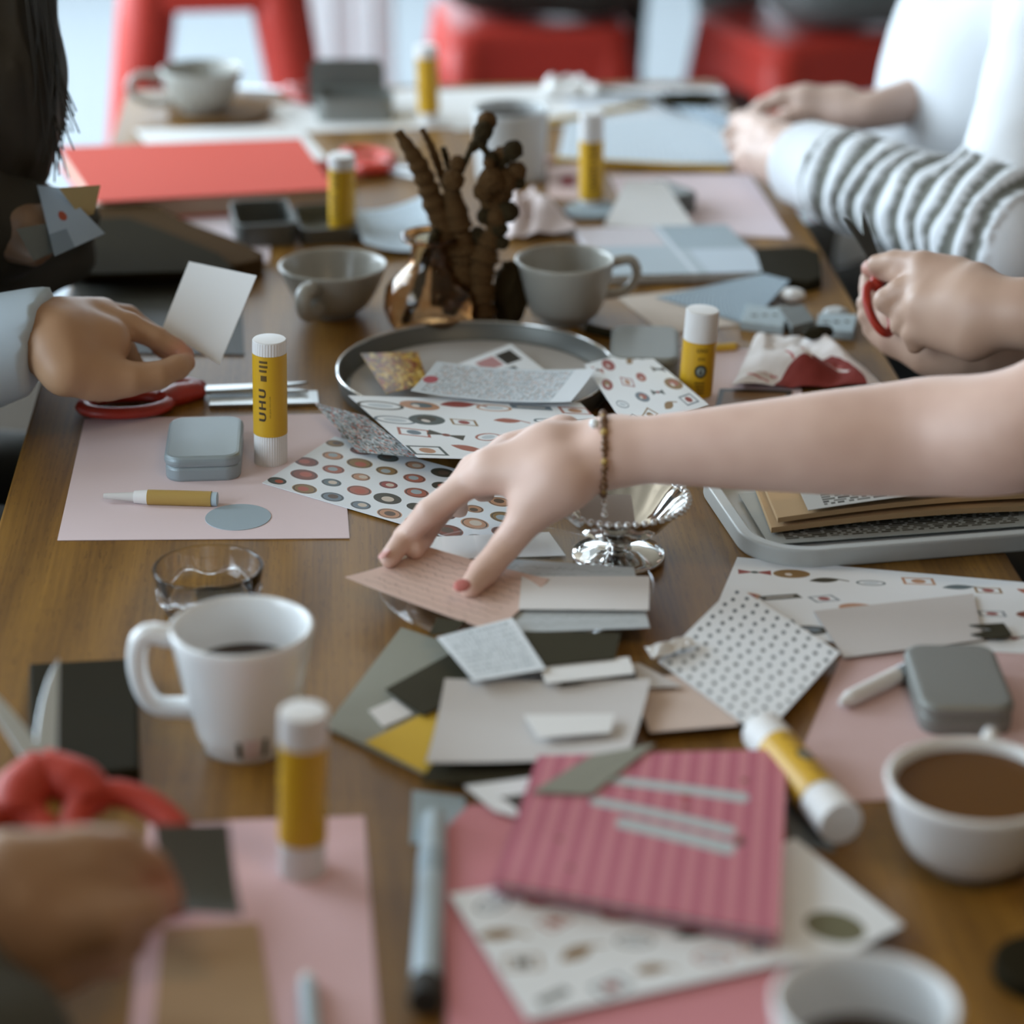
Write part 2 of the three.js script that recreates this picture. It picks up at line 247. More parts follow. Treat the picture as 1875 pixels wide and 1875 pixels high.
{ const a = vesselPx(452, 1362, 462, 1146, 133); cup('coffee_mug', 'white tapered mug of coffee beside the glass tumbler', 'mug', { ...a, foot: a.R * .60, mat: M.china, handle: Math.PI * 1.0, hOut: .021, hr: .0075, h0: .32, h1: .93, fill: .62, shape: (t) => .12 * Math.pow(t, .2) + .88 * Math.pow(t, .8) });
  const m = scene.getObjectByName('coffee_mug'), lab = [box(.010, .020, .0012, .0004), box(.003, .018, .0012, .0004), box(.003, .016, .0012, .0004)]; lab[1].translate(-.009, 0, 0); lab[2].translate(.009, 0, 0);
  void lab; const a2 = vesselPx(452, 1362, 462, 1146, 133), R2 = a2.R, fo = R2 * .60, sh = (t) => .12 * Math.pow(t, .2) + .88 * Math.pow(t, .8), H2 = a2.H;
  for (const [ph, w, y0, y1, mm] of [[-.16, .10, .06, .22, M.charcoal], [.0, .30, .05, .24, M.pink], [.36, .09, .07, .24, M.charcoal]]) { const pts = []; for (let i = 0; i <= 6; i++) { const y = H2 * (y0 + (y1 - y0) * i / 6), r = fo + (R2 - fo) * sh((y - .004) / (H2 - .004)) + .0004; pts.push(new THREE.Vector2(r, y)); } part('printed_mark', new THREE.LatheGeometry(pts, 8, ph, w), mm, m.children[0]); } }
{ const base = P(1775, 1573), rim = topHeight(base, 1795, 1428); const R = px(166, V(base.x, TY + rim, base.z)); cup('tea_cup', 'white rounded cup full of dark tea', 'cup', { base, R, H: rim, foot: R * .5, mat: M.china, fill: .86, drink: 'tea', handle: 1.2, hOut: .025, shape: (t) => Math.pow(t, .42), wall: .005 }); }
{ const rim = P(1585, 1835, .088), R = px(172, rim); cup('coffee_mug', 'white mug half full of coffee by the pink folders', 'mug', { base: V(rim.x, TY, rim.z), R, H: .088, foot: R * .7, mat: M.china, fill: .6, handle: -2.2, hOut: .028, hr: .007, shape: (t) => .3 * Math.pow(t, .2) + .7 * Math.pow(t, .7) }); }
{ const a = vesselPx(935, 322, 934, 199, 70); cup('tumbler', 'tall pale grey ceramic tumbler behind the dried twigs', 'cup', { ...a, foot: a.R * .9, mat: M.greyware, shape: (t) => t, fill: .8 }); }
// glass tumbler with a moulded wavy band
{ const a = vesselPx(385, 1118, 380, 1036, 102); const t = thing('glass_tumbler', 'empty clear glass tumbler behind the white tapered mug', 'glass', a.base), R = a.R, H = a.H, f = R * .80, w = .0028;
  const wallGlass = part('glass_wall', lathe([[0, 0], [f, 0], [f + .001, .003], [f + (R - f) * .6, H * .5], [R, H - .001], [R - w / 2, H], [R - w, H - .001], [f + (R - f) * .6 - w, H * .5], [f - w, .008], [0, .008]], 64), M.glass, t);
  const pts = []; for (let i = 0; i <= 72; i++) { const b = i / 72 * 2 * Math.PI, y = H * (.46 + .09 * Math.cos(b * 6)), r = f + (R - f) * .58; pts.push(V(Math.cos(b) * r, y, Math.sin(b) * r)); } part('moulded_band', tube(pts, .0016, 144, 6), M.glass, wallGlass); }
// glass plate
{ const c = P(945, 1096), R = px(252, c); single('glass_plate', 'clear pressed glass plate under the picked-up papers', 'plate', lathe([[0, .002], [R * .66, .002], [R * .72, .0005], [R * .75, .003], [R * .98, .0115], [R, .013], [R * .985, .0148], [R * .74, .007], [R * .6, .005], [0, .005]], 72), M.pane, V(c.x, TY, c.z)); }
// footed silver dish with a beaded rim
{ const base = P(1132, 1024), H = topHeight(base, 1141, 916), R = px(127, V(base.x, TY + H, base.z)); const t = thing('dessert_dish', 'shiny silver footed dessert dish below the reaching arm', 'dish', base);
  const fr = R * .68, wv = (g, amp, n, y0) => { const p = g.attributes.position; for (let i = 0; i < p.count; i++) { const x = p.getX(i), z = p.getZ(i), y = p.getY(i), a = Math.atan2(x, z), k = 1 + amp * Math.cos(a * n) * Math.max(0, (y - y0) / (H - y0)); p.setX(i, x * k); p.setZ(i, z * k); } g.computeVertexNormals(); return g; };
  const dishBowl = part('bowl', wv(lathe([[0, H * .40], [R * .35, H * .42], [R * .62, H * .58], [R * .84, H * .85], [R * .97, H], [R, H + .002], [R * .965, H + .001], [R * .82, H * .90], [R * .58, H * .63], [R * .32, H * .48], [0, H * .455]], 96), .018, 18, H * .5), M.silver, t);
  const beads = []; for (let i = 0; i < 48; i++) { const a = i / 48 * 2 * Math.PI, s = new THREE.SphereGeometry(.0026, 8, 6); s.translate(Math.cos(a) * R, H + .002, Math.sin(a) * R); beads.push(s); } part('beaded_rim', mergeGeometries(beads), M.silver, dishBowl);
  part('stem', lathe([[0, H * .12], [R * .22, H * .14], [R * .17, H * .26], [R * .26, H * .40], [0, H * .42]], 32), M.silver, t);
  part('foot', lathe([[0, .004], [fr * .9, .0], [fr, .002], [fr * .98, .006], [fr * .8, H * .13], [fr * .45, H * .2], [0, H * .21]], 64), M.silver, t);
  const q = [P(1042, 905, H * .9), P(1172, 932, H * .9), P(1172, 968, H * .72), P(1050, 955, H * .72)].map((p) => p); const cq = [V(base.x - R * .62, TY + H * 1.0, base.z - R * .25), V(base.x + R * .2, TY + H * .96, base.z - R * .25), V(base.x + R * .22, TY + H * .62, base.z + R * .32), V(base.x - R * .52, TY + H * .66, base.z + R * .32)]; void q;
  const c = centre(cq); single('paper_slip', 'pale pink paper slip lying in the silver dish', 'paper', local(sheetGeo(cq, .0006), c), M.offwhite, c); }
// oval-rimmed round tray
const trayC = P(872, 706), trayR = px(256, trayC);
{ const t = thing('serving_tray', 'round tray with a dark raised rim under sticker sheets', 'tray', V(trayC.x, TY, trayC.z)), R = trayR;
  const trayRim = part('rim', lathe([[R * .90, .0], [R * .97, .0], [R, .016], [R * .99, .0175], [R * .975, .0165], [R * .945, .003], [R * .90, .003]], 80), M.tinDark, t); part('rim_edge', (() => { const g = new THREE.TorusGeometry(R * .99, .0012, 8, 90); g.rotateX(Math.PI / 2); g.translate(0, .0178, 0); return g; })(), M.silver, trayRim);
  part('base', lathe([[0, 0], [R * .905, 0], [R * .905, .003], [0, .003]], 64), mat(lin(.50, .48, .46), .6), t); }
// brown glass vase with dried twigs
{ const base = P(792, 600), D = depth(base), k = D / F, zc = base.z; const y = (v) => Z(792, v, zc).y - TY, Hn = y(432);
  const t = thing('vase', 'bulbous brown glass vase with a narrow flared neck', 'vase', base);
  const rb = 90 * k, y1 = y(500);
  const prof = [[0, .001], [rb * .72, .001], [rb * .88, y1 * .12], [rb, y1 * .42], [rb * .93, y1 * .75], [rb * .66, y1 * 1.02], [rb * .44, y1 * 1.2], [rb * .40, Hn * .93], [rb * .58, Hn]];
  const vaseGlass = part('glass', lathe([...prof, ...prof.slice(1).reverse().map(([r, yy]) => [r - .0022, yy + .0004]), [0, .004]], 64), M.amber, t);
  part('lip', (() => { const g = new THREE.TorusGeometry(rb * .57, .0022, 8, 48); g.rotateX(Math.PI / 2); g.translate(0, Hn, 0); return g; })(), M.amber, vaseGlass);
  const knob = (tt, a, p) => 1 + .42 * noise.noise(p.x * 200, p.y * 200, p.z * 200) + .18 * noise.noise(p.x * 600, p.y * 600, p.z * 600), ringed = (tt, a, p) => 1 + .10 * Math.sin(tt * 90) * (tt > .55 ? 1 : 0) + .1 * noise.noise(p.x * 300, p.y * 300, p.z * 300);
  const T = (list, dz) => list.map(([u, v], i) => Z(u, v, zc + (Array.isArray(dz) ? dz[i] : dz)));
  const twig = (label, list, radii, dz, m, bump, n = 90) => { const pts = T(list, dz), c = pts[0].clone(); return single('dried_twig', label, 'twig', local(taperTube(pts, radii.map((r) => r * k), n, 18, bump), c), m, c, 'dried twigs in the vase'); };
  twig('thick brown twig with a ringed dark tip leaning left out of vase', [[800, 560], [815, 430], [790, 360], [765, 300], [728, 240]], [12, 22, 24, 20, 17, 8], [.005, 0, 0, 0, 0], M.twig, ringed);
  twig('thin twig with a dark tip between the two thickest twigs', [[830, 470], [838, 400], [812, 330], [790, 270], [772, 235]], [8, 9, 8, 8, 8, 5], -.012, M.twig, ringed);
  twig('short thin dark-tipped twig beside the thick ringed twig', [[836, 470], [840, 380], [826, 320], [811, 270]], [7, 8, 9, 8, 6], -.022, M.twigDark, ringed);
  twig('thick rough brown twig standing upright in the neck of vase', [[822, 575], [850, 480], [838, 400], [828, 345], [840, 300]], [14, 30, 26, 22, 16, 12], .004, M.twig, knob);
  twig('dark slender twig crossing inside the vase glass', [[742, 590], [765, 530], [785, 460], [800, 420]], [9, 10, 9, 8], .012, M.twigDark, knob);
  // knobbly seed stem that stands beside the vase
  const st = thing('seed_stem', 'dark knobbly dried seed stem leaning on the brown vase', 'twig', P(884, 606), 'dried twigs in the vase'); const o = st.position, rel = (p) => p.clone().sub(o);
  const line = (name, list, radii, m = M.twig, dz = .03, n = 90) => part(name, taperTube(T(list, dz).map(rel), radii.map((r) => r * k), n, 18, knob), m, st);
  const zst = o.z - zc;
  line('stem', [[888, 604], [882, 540], [885, 480], [905, 420], [908, 370], [905, 320]], [24, 20, 24, 22, 18, 12, 14], M.twig, [zst, zst, zst, zst, zst, zst]);
  line('branch', [[905, 330], [895, 285], [872, 262], [850, 300], [832, 330]], [8, 6, 6, 6, 8], M.twigDark, zst);
  line('branch', [[905, 330], [925, 290], [955, 275]], [10, 9, 8], M.twigDark, zst);
  for (const [u, v, r] of [[892, 222, 15], [885, 240, 15], [880, 255, 12], [868, 268, 9], [940, 275, 15], [920, 285, 15], [900, 292, 13], [945, 315, 16], [925, 330, 20], [900, 330, 20], [885, 350, 16], [915, 355, 20], [895, 372, 14], [930, 388, 17], [910, 398, 15], [888, 396, 13], [915, 418, 13], [920, 445, 11], [875, 430, 13], [895, 445, 16], [880, 470, 15], [830, 330, 17], [838, 300, 13], [895, 300, 9], [950, 335, 10]]) {
    const s = new THREE.IcosahedronGeometry(r * k * 1.18, 3), p = s.attributes.position; for (let i = 0; i < p.count; i++) { const q = V(p.getX(i), p.getY(i), p.getZ(i)), e = 1 + .22 * noise.noise(q.x * 420 + u, q.y * 420 + v, q.z * 420); p.setXYZ(i, q.x * e, q.y * e, q.z * e); } s.computeVertexNormals();
    const b = part('seed_head', s, rnd() < .5 ? M.twig : M.twigDark, st); b.position.copy(rel(Z(u, v, o.z + rr(-.008, .008))));
  }
  const g = new THREE.IcosahedronGeometry(1, 4), p = g.attributes.position, S = V(30 * k, .034, 22 * k); for (let i = 0; i < p.count; i++) { const q = V(p.getX(i), p.getY(i), p.getZ(i)), e = 1 + .3 * noise.noise(q.x * 2.2, q.y * 2.2, q.z * 2.2); p.setXYZ(i, q.x * e * S.x, q.y * e * S.y, q.z * e * S.z); } g.computeVertexNormals();
  const bp = P(932, 596); single('bark_lump', 'black chunk of bark against the foot of the seed stem', 'bark', g, M.twigDark, bp.add(V(0, .030, 0)));
}
// ---------------------------------------------------------------- glue sticks
const glueLabel = print(1024, 512, (x, w, h) => {
  x.fillStyle = '#3a2a10'; x.save(); x.translate(w * .435, h * .60); x.rotate(-Math.PI / 2); x.font = 'bold 104px sans-serif'; x.textAlign = 'center'; x.fillText('UHU', 0, 30); x.restore();
  x.save(); x.translate(w * .505, h * .62); x.rotate(-Math.PI / 2); x.font = '17px sans-serif'; x.textAlign = 'center'; x.fillText('stic glue stick colle', 0, 4); x.restore();
  x.globalAlpha = .75; for (let j = 0; j < 3; j++) x.fillRect(w * .40, h * (.05 + j * .055), w * rr(.07, .11), h * .03); x.fillRect(w * .415, h * .23, w * .06, h * .07); x.globalAlpha = 1;
  x.font = 'bold 54px sans-serif'; x.textAlign = 'center'; x.fillText('UHU', w * .92, h * .16); x.font = 'bold 44px sans-serif'; x.fillText('stic', w * .92, h * .30);
  ell(x, w * .92, h * .50, 62, 62, '#2c2a20'); ell(x, w * .92, h * .50, 40, 40, '#8f9a94'); x.fillStyle = '#2c2a20'; x.fillRect(w * .915, h * .44, w * .01, h * .07); ell(x, w * .92, h * .53, 16, 13, '#2c2a20');
  x.fillStyle = '#3a2a10'; for (let j = 0; j < 4; j++) x.fillRect(w * (.92 - .05 + .01 * j), h * (.70 + j * .06), w * (.10 - .01 * j), h * .026);
}, '#cda01c');
const labelMat = mat(lin(1, 1, 1), .42, { map: glueLabel });
function stickParts(t, r, H, base, cap, turn) {
  part('knob', ribbed(r * .97, r * .97, H * base, 40, .035), M.stickWhite, t);
  const b = new THREE.CylinderGeometry(r, r, H * (1 - base - cap), 48, 1, true); b.translate(0, H * (base + (1 - base - cap) / 2), 0); b.rotateY(turn); part('label', b, labelMat, t);
  const c = ribbed(r * .985, r * 1.0, H * cap - r * .06, 36, .03); c.translate(0, H * (1 - cap), 0); const d = lathe([[r * .97, H - r * .06], [r * .93, H], [0, H]], 40); part('cap', mergeGeometries([c, d].map((g) => g.toNonIndexed())), M.stickWhite, t);
}
function glueStick(label, ub, vb, ut, vt, wpx, base, cap, turn) {
  const b = P(ub, vb), H = topHeight(b, ut, vt), r = px(wpx / 2, b.clone().setY(TY + H / 2)), t = thing('glue_stick', label, 'glue stick', b); stickParts(t, r, H, base, cap, turn);
  const top = Z(ut, vt, b.z); t.rotation.z = -Math.atan2(top.x - b.x, H); return t;
}
glueStick('yellow glue stick standing on pink paper beside the closed tin', 496, 846, 493, 620, 63, .25, .105, Math.PI);
glueStick('yellow glue stick with round black emblem and ribbed white cap', 1272, 728, 1287, 566, 62, .05, .33, .55);
glueStick('yellow glue stick standing on pink paper near a cut grey scrap', 553, 1596, 556, 1300, 90, .22, .19, 2.2);
glueStick('yellow glue stick behind the cup left of the vase', 627, 428, 626, 283, 49, .08, .16, 2.9);
glueStick('yellow glue stick with tall white cap beside the yellow pencil', 1083, 380, 1083, 216, 45, .05, .30, 3.6);
glueStick('yellow glue stick at the far table end by the grey tin', 786, 226, 780, 83, 40, .16, .14, 2.4);
{ const r = .0143, a = P(1395, 1338, r), b = P(1540, 1508, r), H = a.distanceTo(b), t = thing('glue_stick', 'yellow glue stick lying on its side next to pink notebook', 'glue stick', b); stickParts(t, r, H, .24, .22, 1); t.quaternion.setFromUnitVectors(V(0, 1, 0), a.sub(b).normalize()); }

// ---------------------------------------------------------------- tins
const TW = .062, TD = .094, TH = .022;
function tinAt(label, u, v, turn, m, s = 1, hgt = TH, h0 = 0) {                                      // u, v: middle of the near bottom edge
  const f = P(u, v, h0), d = V(Math.sin(turn), 0, Math.cos(turn)), t = thing('mint_tin', label, 'tin', f.addScaledVector(d, -TD * s / 2)); t.rotation.y = turn;
  part('body', plate(TW * s * .975, TD * s * .985, .013, hgt * .60, .003), m, t); const l = plate(TW * s, TD * s, .014, hgt * .46, .004); l.translate(0, hgt * .54, 0); part('lid', l, m, t);
  for (const k of [-1, 1]) part('hinge', box(.010, .005, .003, .001), m, t).position.set(k * .016, hgt * .5, -TD * s / 2); return t;
}
tinAt('closed blue-grey tin on pink paper beside the standing glue stick', 372, 884, .0, M.tin);
tinAt('closed dull grey tin beside the cup of tea', 1772, 1350, -.07, M.tinOlive);
tinAt('closed grey-green tin behind the fanned sticker sheets', 1180, 700, -.12, M.tinOlive);
tinAt('small dark grey tin beside the white folded card', 1252, 394, .5, M.tinDark, .75);
function tray(w, d, h) { const a = roundRect(w, d, .013); a.holes.push(roundRect(w - .003, d - .003, .012)); const g = new THREE.ExtrudeGeometry(a, { depth: h, bevelEnabled: false, curveSegments: 6 }); g.rotateX(-Math.PI / 2); const f = new THREE.ExtrudeGeometry(roundRect(w - .001, d - .001, .013), { depth: .0012, bevelEnabled: false, curveSegments: 6 }); f.rotateX(-Math.PI / 2); return mergeGeometries([g, f]); }
{ const p = P(480, 446), t = thing('mint_tin', 'open dark tin on pale paper beside the red book', 'tin', p.add(V(0, 0, -.035))); t.rotation.y = .12;
  const a = part('lid', tray(TW, TD, .024), M.tinDark, t); a.position.set(0, 0, 0); a.rotation.y = 0; const b = part('body', tray(TW, TD, .017), M.tinDark, t); b.position.set(TW + .004, 0, .004); }
{ const p = P(652, 226), t = thing('mint_tin', 'open grey tin with raised lid at the far table end', 'tin', p.add(V(0, 0, -TW / 2))); t.rotation.y = -.05;
  const b = tray(TD, TW, .030); part('body', b, M.tinOlive, t); const l = tray(TD, TW, .012); l.rotateX(-1.75); l.translate(-.012, .032, -TW / 2 - .006); part('lid', l, M.tinDark, t); }
{ const p = P(1088, 392), t = thing('jar_lid', 'low round grey lid under the glue stick beside pencil', 'lid', p.clone().add(V(0, 0, -.004))); part('disc', lathe([[0, 0], [.030, 0], [.031, .001], [.031, .005], [.029, .006], [0, .006]], 40), M.blueGrey, t); scene.getObjectByName('glue_stick_004').position.y += .0062; }
// ---------------------------------------------------------------- scissors, pens, small tools
function scissors(label, pos, o) {                                                              // lies along its own -z, pivot at the origin
  const t = thing('scissors', label, 'scissors', pos), L = o.blade, H = o.handle;
  for (const s of [-1, 1]) {
    const a = s * o.open, bl = new THREE.Shape(); bl.moveTo(-.006, -.012); bl.lineTo(.006, -.012); bl.lineTo(.0065, L * .35); bl.quadraticCurveTo(.005, L * .8, -.004, L); bl.lineTo(-.006, L * .2);
    const g = new THREE.ExtrudeGeometry(bl, { depth: .0014, bevelEnabled: true, bevelSize: .0003, bevelThickness: .0003, bevelSegments: 1 }); g.rotateX(-Math.PI / 2); if (s < 0) g.scale(-1, 1, 1); const gg = s < 0 ? g.toNonIndexed() : g; if (s < 0) { const ar = gg.attributes.position.array; for (let i = 0; i < ar.length; i += 9) for (let k = 0; k < 3; k++) { const q = ar[i + k]; ar[i + k] = ar[i + 3 + k]; ar[i + 3 + k] = q; } gg.computeVertexNormals(); }
    gg.translate(0, s * .0009 + .006, 0); gg.rotateY(a); part('blade', gg, o.metal ?? M.steel, t);
    const pts = [], cx = s * H * (o.spread ?? .30), cz = H * .62, n = 14; for (let i = 0; i < n; i++) { const b = i / n * 2 * Math.PI; pts.push(V(cx + Math.cos(b) * H * .22, .007, cz + Math.sin(b) * H * .38)); }
    const loop = tube(pts, H * .075, 40, 8, true), shank = taperTube([V(0, .007, -.006), V(s * H * .10, .007, H * .14), V(s * H * (o.spread ?? .30) * .8, .007, H * .30)], [H * .11, H * .135, H * .10].map((q) => q * (o.fat ?? 1)), 10, 10);
    const hg = mergeGeometries([loop, shank].map((q) => { const e = q.clone(); e.deleteAttribute('uv'); return e; })); hg.scale(1, .75, 1); hg.translate(0, .002, 0); hg.rotateY(a); part('handle', hg, o.mat ?? M.redPlastic, t);
  }
  const sc = new THREE.CylinderGeometry(.0035, .0035, .014, 16); sc.translate(0, .008, 0); part('screw', sc, M.steel, t); if (o.turn != null) t.rotation.y = o.turn; if (o.tilt) t.rotation.set(o.tilt, o.turn ?? 0, 0, 'YXZ'); return t;
}
scissors('red-handled scissors lying open at the pale hand holding a card', P(355, 728, 0), { blade: .10, handle: .095, open: .045, turn: -1.55 });
scissors('red-handled scissors in the hand above the black notebook', P(82, 1432, .045), { blade: .105, handle: .13, open: .24, turn: .28, tilt: .25, spread: .14, fat: 1.0, mat: mat(lin(.44, .05, .03), .5, { specularIntensity: .4 }) });
scissors('red-handled scissors behind the open tin at the far end', P(530, 176, 0), { blade: .10, handle: .08, open: .06, turn: 1.25 });
scissors('red-handled scissors lying between red book and dried twigs', P(706, 318, .001), { blade: .05, handle: .085, open: .2, turn: 2.55 + Math.PI / 2, mat: M.brightRed });
scissors('dark steel scissors held upright by hands at the right edge', P(1600, 498, .095), { blade: .055, handle: .06, open: .2, turn: .75, tilt: .95, metal: M.darkSteel });
scissors('dark scissors lying on white papers at the far end', P(1215, 190, .004), { blade: .09, handle: .07, open: .05, turn: 1.0, metal: M.darkSteel, mat: M.black });
function rod(name, label, cat, a, b, segs, group) {                                             // segs: [length share, radius from, radius to, material, name]
  const t = thing(name, label, cat, a, group), L = a.distanceTo(b); let y = 0;
  for (const [f, r0, r1, m, n] of segs) { const g = new THREE.CylinderGeometry(r1, r0, f * L, 20); g.translate(0, y + f * L / 2, 0); part(n, g, m, t); y += f * L; }
  t.quaternion.setFromUnitVectors(V(0, 1, 0), b.clone().sub(a).normalize()); return t;
}
{ const r = .0062; rod('glue_tube', 'small clear tube with a gold label on pink paper', 'tube', P(398, 914, r), P(190, 908, r), [[.05, r * .9, r * .9, M.paleBlue, 'end_cap'], [.56, r, r, M.brassy, 'label'], [.12, r * .95, r * .8, M.stickWhite, 'collar'], [.27, r * .62, r * .35, mat(lin(.62, .60, .58), .35), 'nozzle']]); }
{ const r = .0038; rod('pencil', 'long yellow pencil in front of the lined sheet', 'pencil', P(1000, 292, r), P(1362, 312, r), [[.04, r, r, M.rose, 'eraser_tip'], [.88, r, r, M.pencil, 'shaft'], [.08, r, .0006, M.kraft, 'point']]);
  rod('pencil', 'yellow pencil half covered by white papers at the far end', 'pencil', P(1000, 224, r), P(1192, 190, r), [[.93, r, r, M.pencil, 'shaft'], [.07, r, .0006, M.kraft, 'point']]);
  rod('pencil', 'short yellow pencil stub beside the glue stick with emblem', 'pencil', P(1306, 638, r), P(1356, 634, r), [[.8, r, r, M.pencil, 'shaft'], [.2, r, .0008, M.kraft, 'point']]);
  rod('pen', 'short black pen with silver tip in front of the cup', 'pen', P(1122, 612, .0045), P(1060, 598, .0045), [[.75, .0045, .0045, M.black, 'barrel'], [.25, .004, .0015, M.steel, 'tip']]);
  rod('pen', 'white pen with metal collar leaning on the dull grey tin', 'pen', P(1680, 1218, .006), P(1538, 1288, .006), [[.28, .006, .006, M.steel, 'collar'], [.6, .0062, .0058, M.stickWhite, 'barrel'], [.12, .0058, .002, M.stickWhite, 'tip']]);
  rod('marker_pen', 'long pale blue marker with a dark cap by pink folder', 'pen', P(778, 1835, .0085), P(795, 1500, .0085), [[.10, .0085, .0085, M.darkFelt, 'cap'], [.55, .0082, .0082, M.paleBlue, 'barrel'], [.12, .0084, .0084, M.blueGrey, 'grip'], [.23, .0082, .0075, M.paleBlue, 'barrel_end']]);
  rod('pen', 'pale blue pen end lying on pink paper by kraft card', 'pen', P(575, 1960, .005), P(562, 1785, .005), [[.9, .005, .005, M.paleBlue, 'barrel'], [.1, .005, .003, M.stickWhite, 'end']]); }
{ const [g, c] = slab([[384, 722], [580, 720], [583, 742], [384, 746]], .001, .0022, .0003); single('ruler', 'flat grey steel ruler beside the red-handled scissors', 'ruler', g, M.steel, c); }
for (const [label, q, t, m] of [
  ['pale blue-grey stamp block with dark marks near the lace sheet', [[1368, 572], [1442, 580], [1432, 612], [1356, 602]], .007, 0],
  ['dark grey stamp block between the two pale blocks', [[1425, 580], [1470, 575], [1490, 605], [1450, 615]], .009, 1],
  ['pale blue-grey stamp block beside the hands with dark scissors', [[1500, 588], [1568, 590], [1560, 622], [1495, 616]], .007, 0],
]) { const [g, c] = slab(q, .0008, t, .0008); const o = single('stamp_block', label, 'stamp', g, m ? mat(lin(.14, .15, .145), .7) : M.eraser, c, 'rubber stamps');
  if (!m) for (let k = 0; k < 3; k++) { const d = part('stamp_mark', box(.006 - k * .001, .0012, .004, .0004), M.darkSteel, o); d.position.set((k - 1) * .010, t + .001, 0); } }
for (const [label, u, v, s, m] of [['white crumb of eraser near the black phone', 1449, 540, 1.2, M.white], ['grey round bead beside the pale stamp block', 1438, 570, 1, M.tinOlive], ['speckled grey pebble by the table edge', 1530, 572, 1.1, M.greyware], ['dark paper wad on the crumpled tissue', 1497, 632, 1.3, M.black]]) {
  const g = new THREE.IcosahedronGeometry(.009 * s, 3), p = g.attributes.position; for (let i = 0; i < p.count; i++) { const q = V(p.getX(i), p.getY(i), p.getZ(i)), e = 1 + .3 * noise.noise(q.x * 160 + u, q.y * 160, q.z * 160); p.setXYZ(i, q.x * e * 1.25, q.y * e * .55, q.z * e); } g.computeVertexNormals(); single('small_scrap', label, 'scrap', g, m, P(u, v, .0055 * s).add(V(0, label.includes('wad') ? .012 : 0, 0))); }
{ const [g, c] = slab([[1384, 472], [1470, 468], [1497, 478], [1500, 525], [1478, 532], [1400, 524]], .0008, .008, .002); single('phone', 'black phone lying beside the blue-grey booklet', 'phone', g, M.black, c); }
{ const [g, c] = slab([[62, 1250], [245, 1240], [252, 1440], [60, 1462]], .0008, .012, .002); single('notebook', 'black notebook under the red-handled scissors', 'notebook', g, M.black, c); }
// ---------------------------------------------------------------- books, folders, tray of envelopes
function book(name, label, q, h, thick, cover, pages) {
  const w = quad(q, h + thick), c = centre(w), t = thing(name, label, 'book', c); const lo = w.map((p) => p.clone().setY(TY + h)), sh = (a, k) => a.map((p) => p.clone().lerp(centre(a), k));
  part('front_cover', local(sheetGeo(w, .0018), c), cover, t); part('back_cover', local(sheetGeo(lo, .0018), c), cover, t); part('page_block', local(sheetGeo(sh(lo, .03).map((p) => p.setY(TY + h + .0019)), thick - .002), c), pages, t); return t;
}
book('book', 'large red hardcover book beside the open dark tin', [[108, 272], [549, 256], [612, 348], [178, 372]], .001, .022, M.redBook, M.pages);
book('booklet', 'blue-grey booklet with pale panels behind the cup right of vase', [[1052, 420], [1330, 414], [1416, 500], [1108, 508]], .001, .007, printed(print(512, 384, (x, w, h) => { x.fillStyle = '#c3bcc0'; x.fillRect(0, 0, w * .5, h * .42); x.fillStyle = '#8f9fa8'; x.fillRect(w * .55, 0, w * .45, h * .5); x.fillStyle = '#b4c1cc'; x.fillRect(w * .62, h * .52, w * .38, h * .48); x.fillStyle = '#c5ced6'; x.fillRect(w * .52, 0, w * .03, h); }, '#a3b0b8'), .5), M.white);
const striped = printed(print(1024, 768, (x, w, h) => { for (let i = 0; i < 26; i++) { x.fillStyle = i % 2 ? '#cb828c' : '#b9677a'; x.fillRect(i * w / 26, 0, w / 26 + 1, h); } for (let i = 0; i < 7; i++) { ell(x, w * rr(.15, .9), h * rr(.1, .9), 14, 11, '#8b5a4c'); } ell(x, w * .62, h * .30, 22, 14, '#a2352c');
  const strip = (x0, y0, x1, y1, k) => { x.save(); x.strokeStyle = '#b9c4c6'; x.lineCap = 'round'; x.lineWidth = k; x.beginPath(); x.moveTo(w * x0, h * y0); x.lineTo(w * x1, h * y1); x.stroke(); x.restore(); }; strip(.27, .19, .84, .30, 44); strip(.28, .36, .80, .50, 46); strip(.40, .50, .80, .60, 56); ell(x, w * .84, h * .56, 20, 16, '#5a4a42'); }), .7);
book('notebook', 'pink striped notebook with pale paper strips on its cover', [[985, 1388], [1441, 1376], [1427, 1712], [905, 1618]], .0135, .006, striped, M.white).userData.category = 'notebook';
{ const [g, c] = slab([[806, 1545], [860, 1490], [1430, 1500], [1445, 1990], [826, 1990]], .0008, .006, .0006); single('folder', 'plain pink folder beneath the striped notebook', 'folder', g, M.rose.clone(), c).material.color.setRGB(.62, .25, .28); }
{ const q = [[262, 1990], [300, 1990]]; void q; }
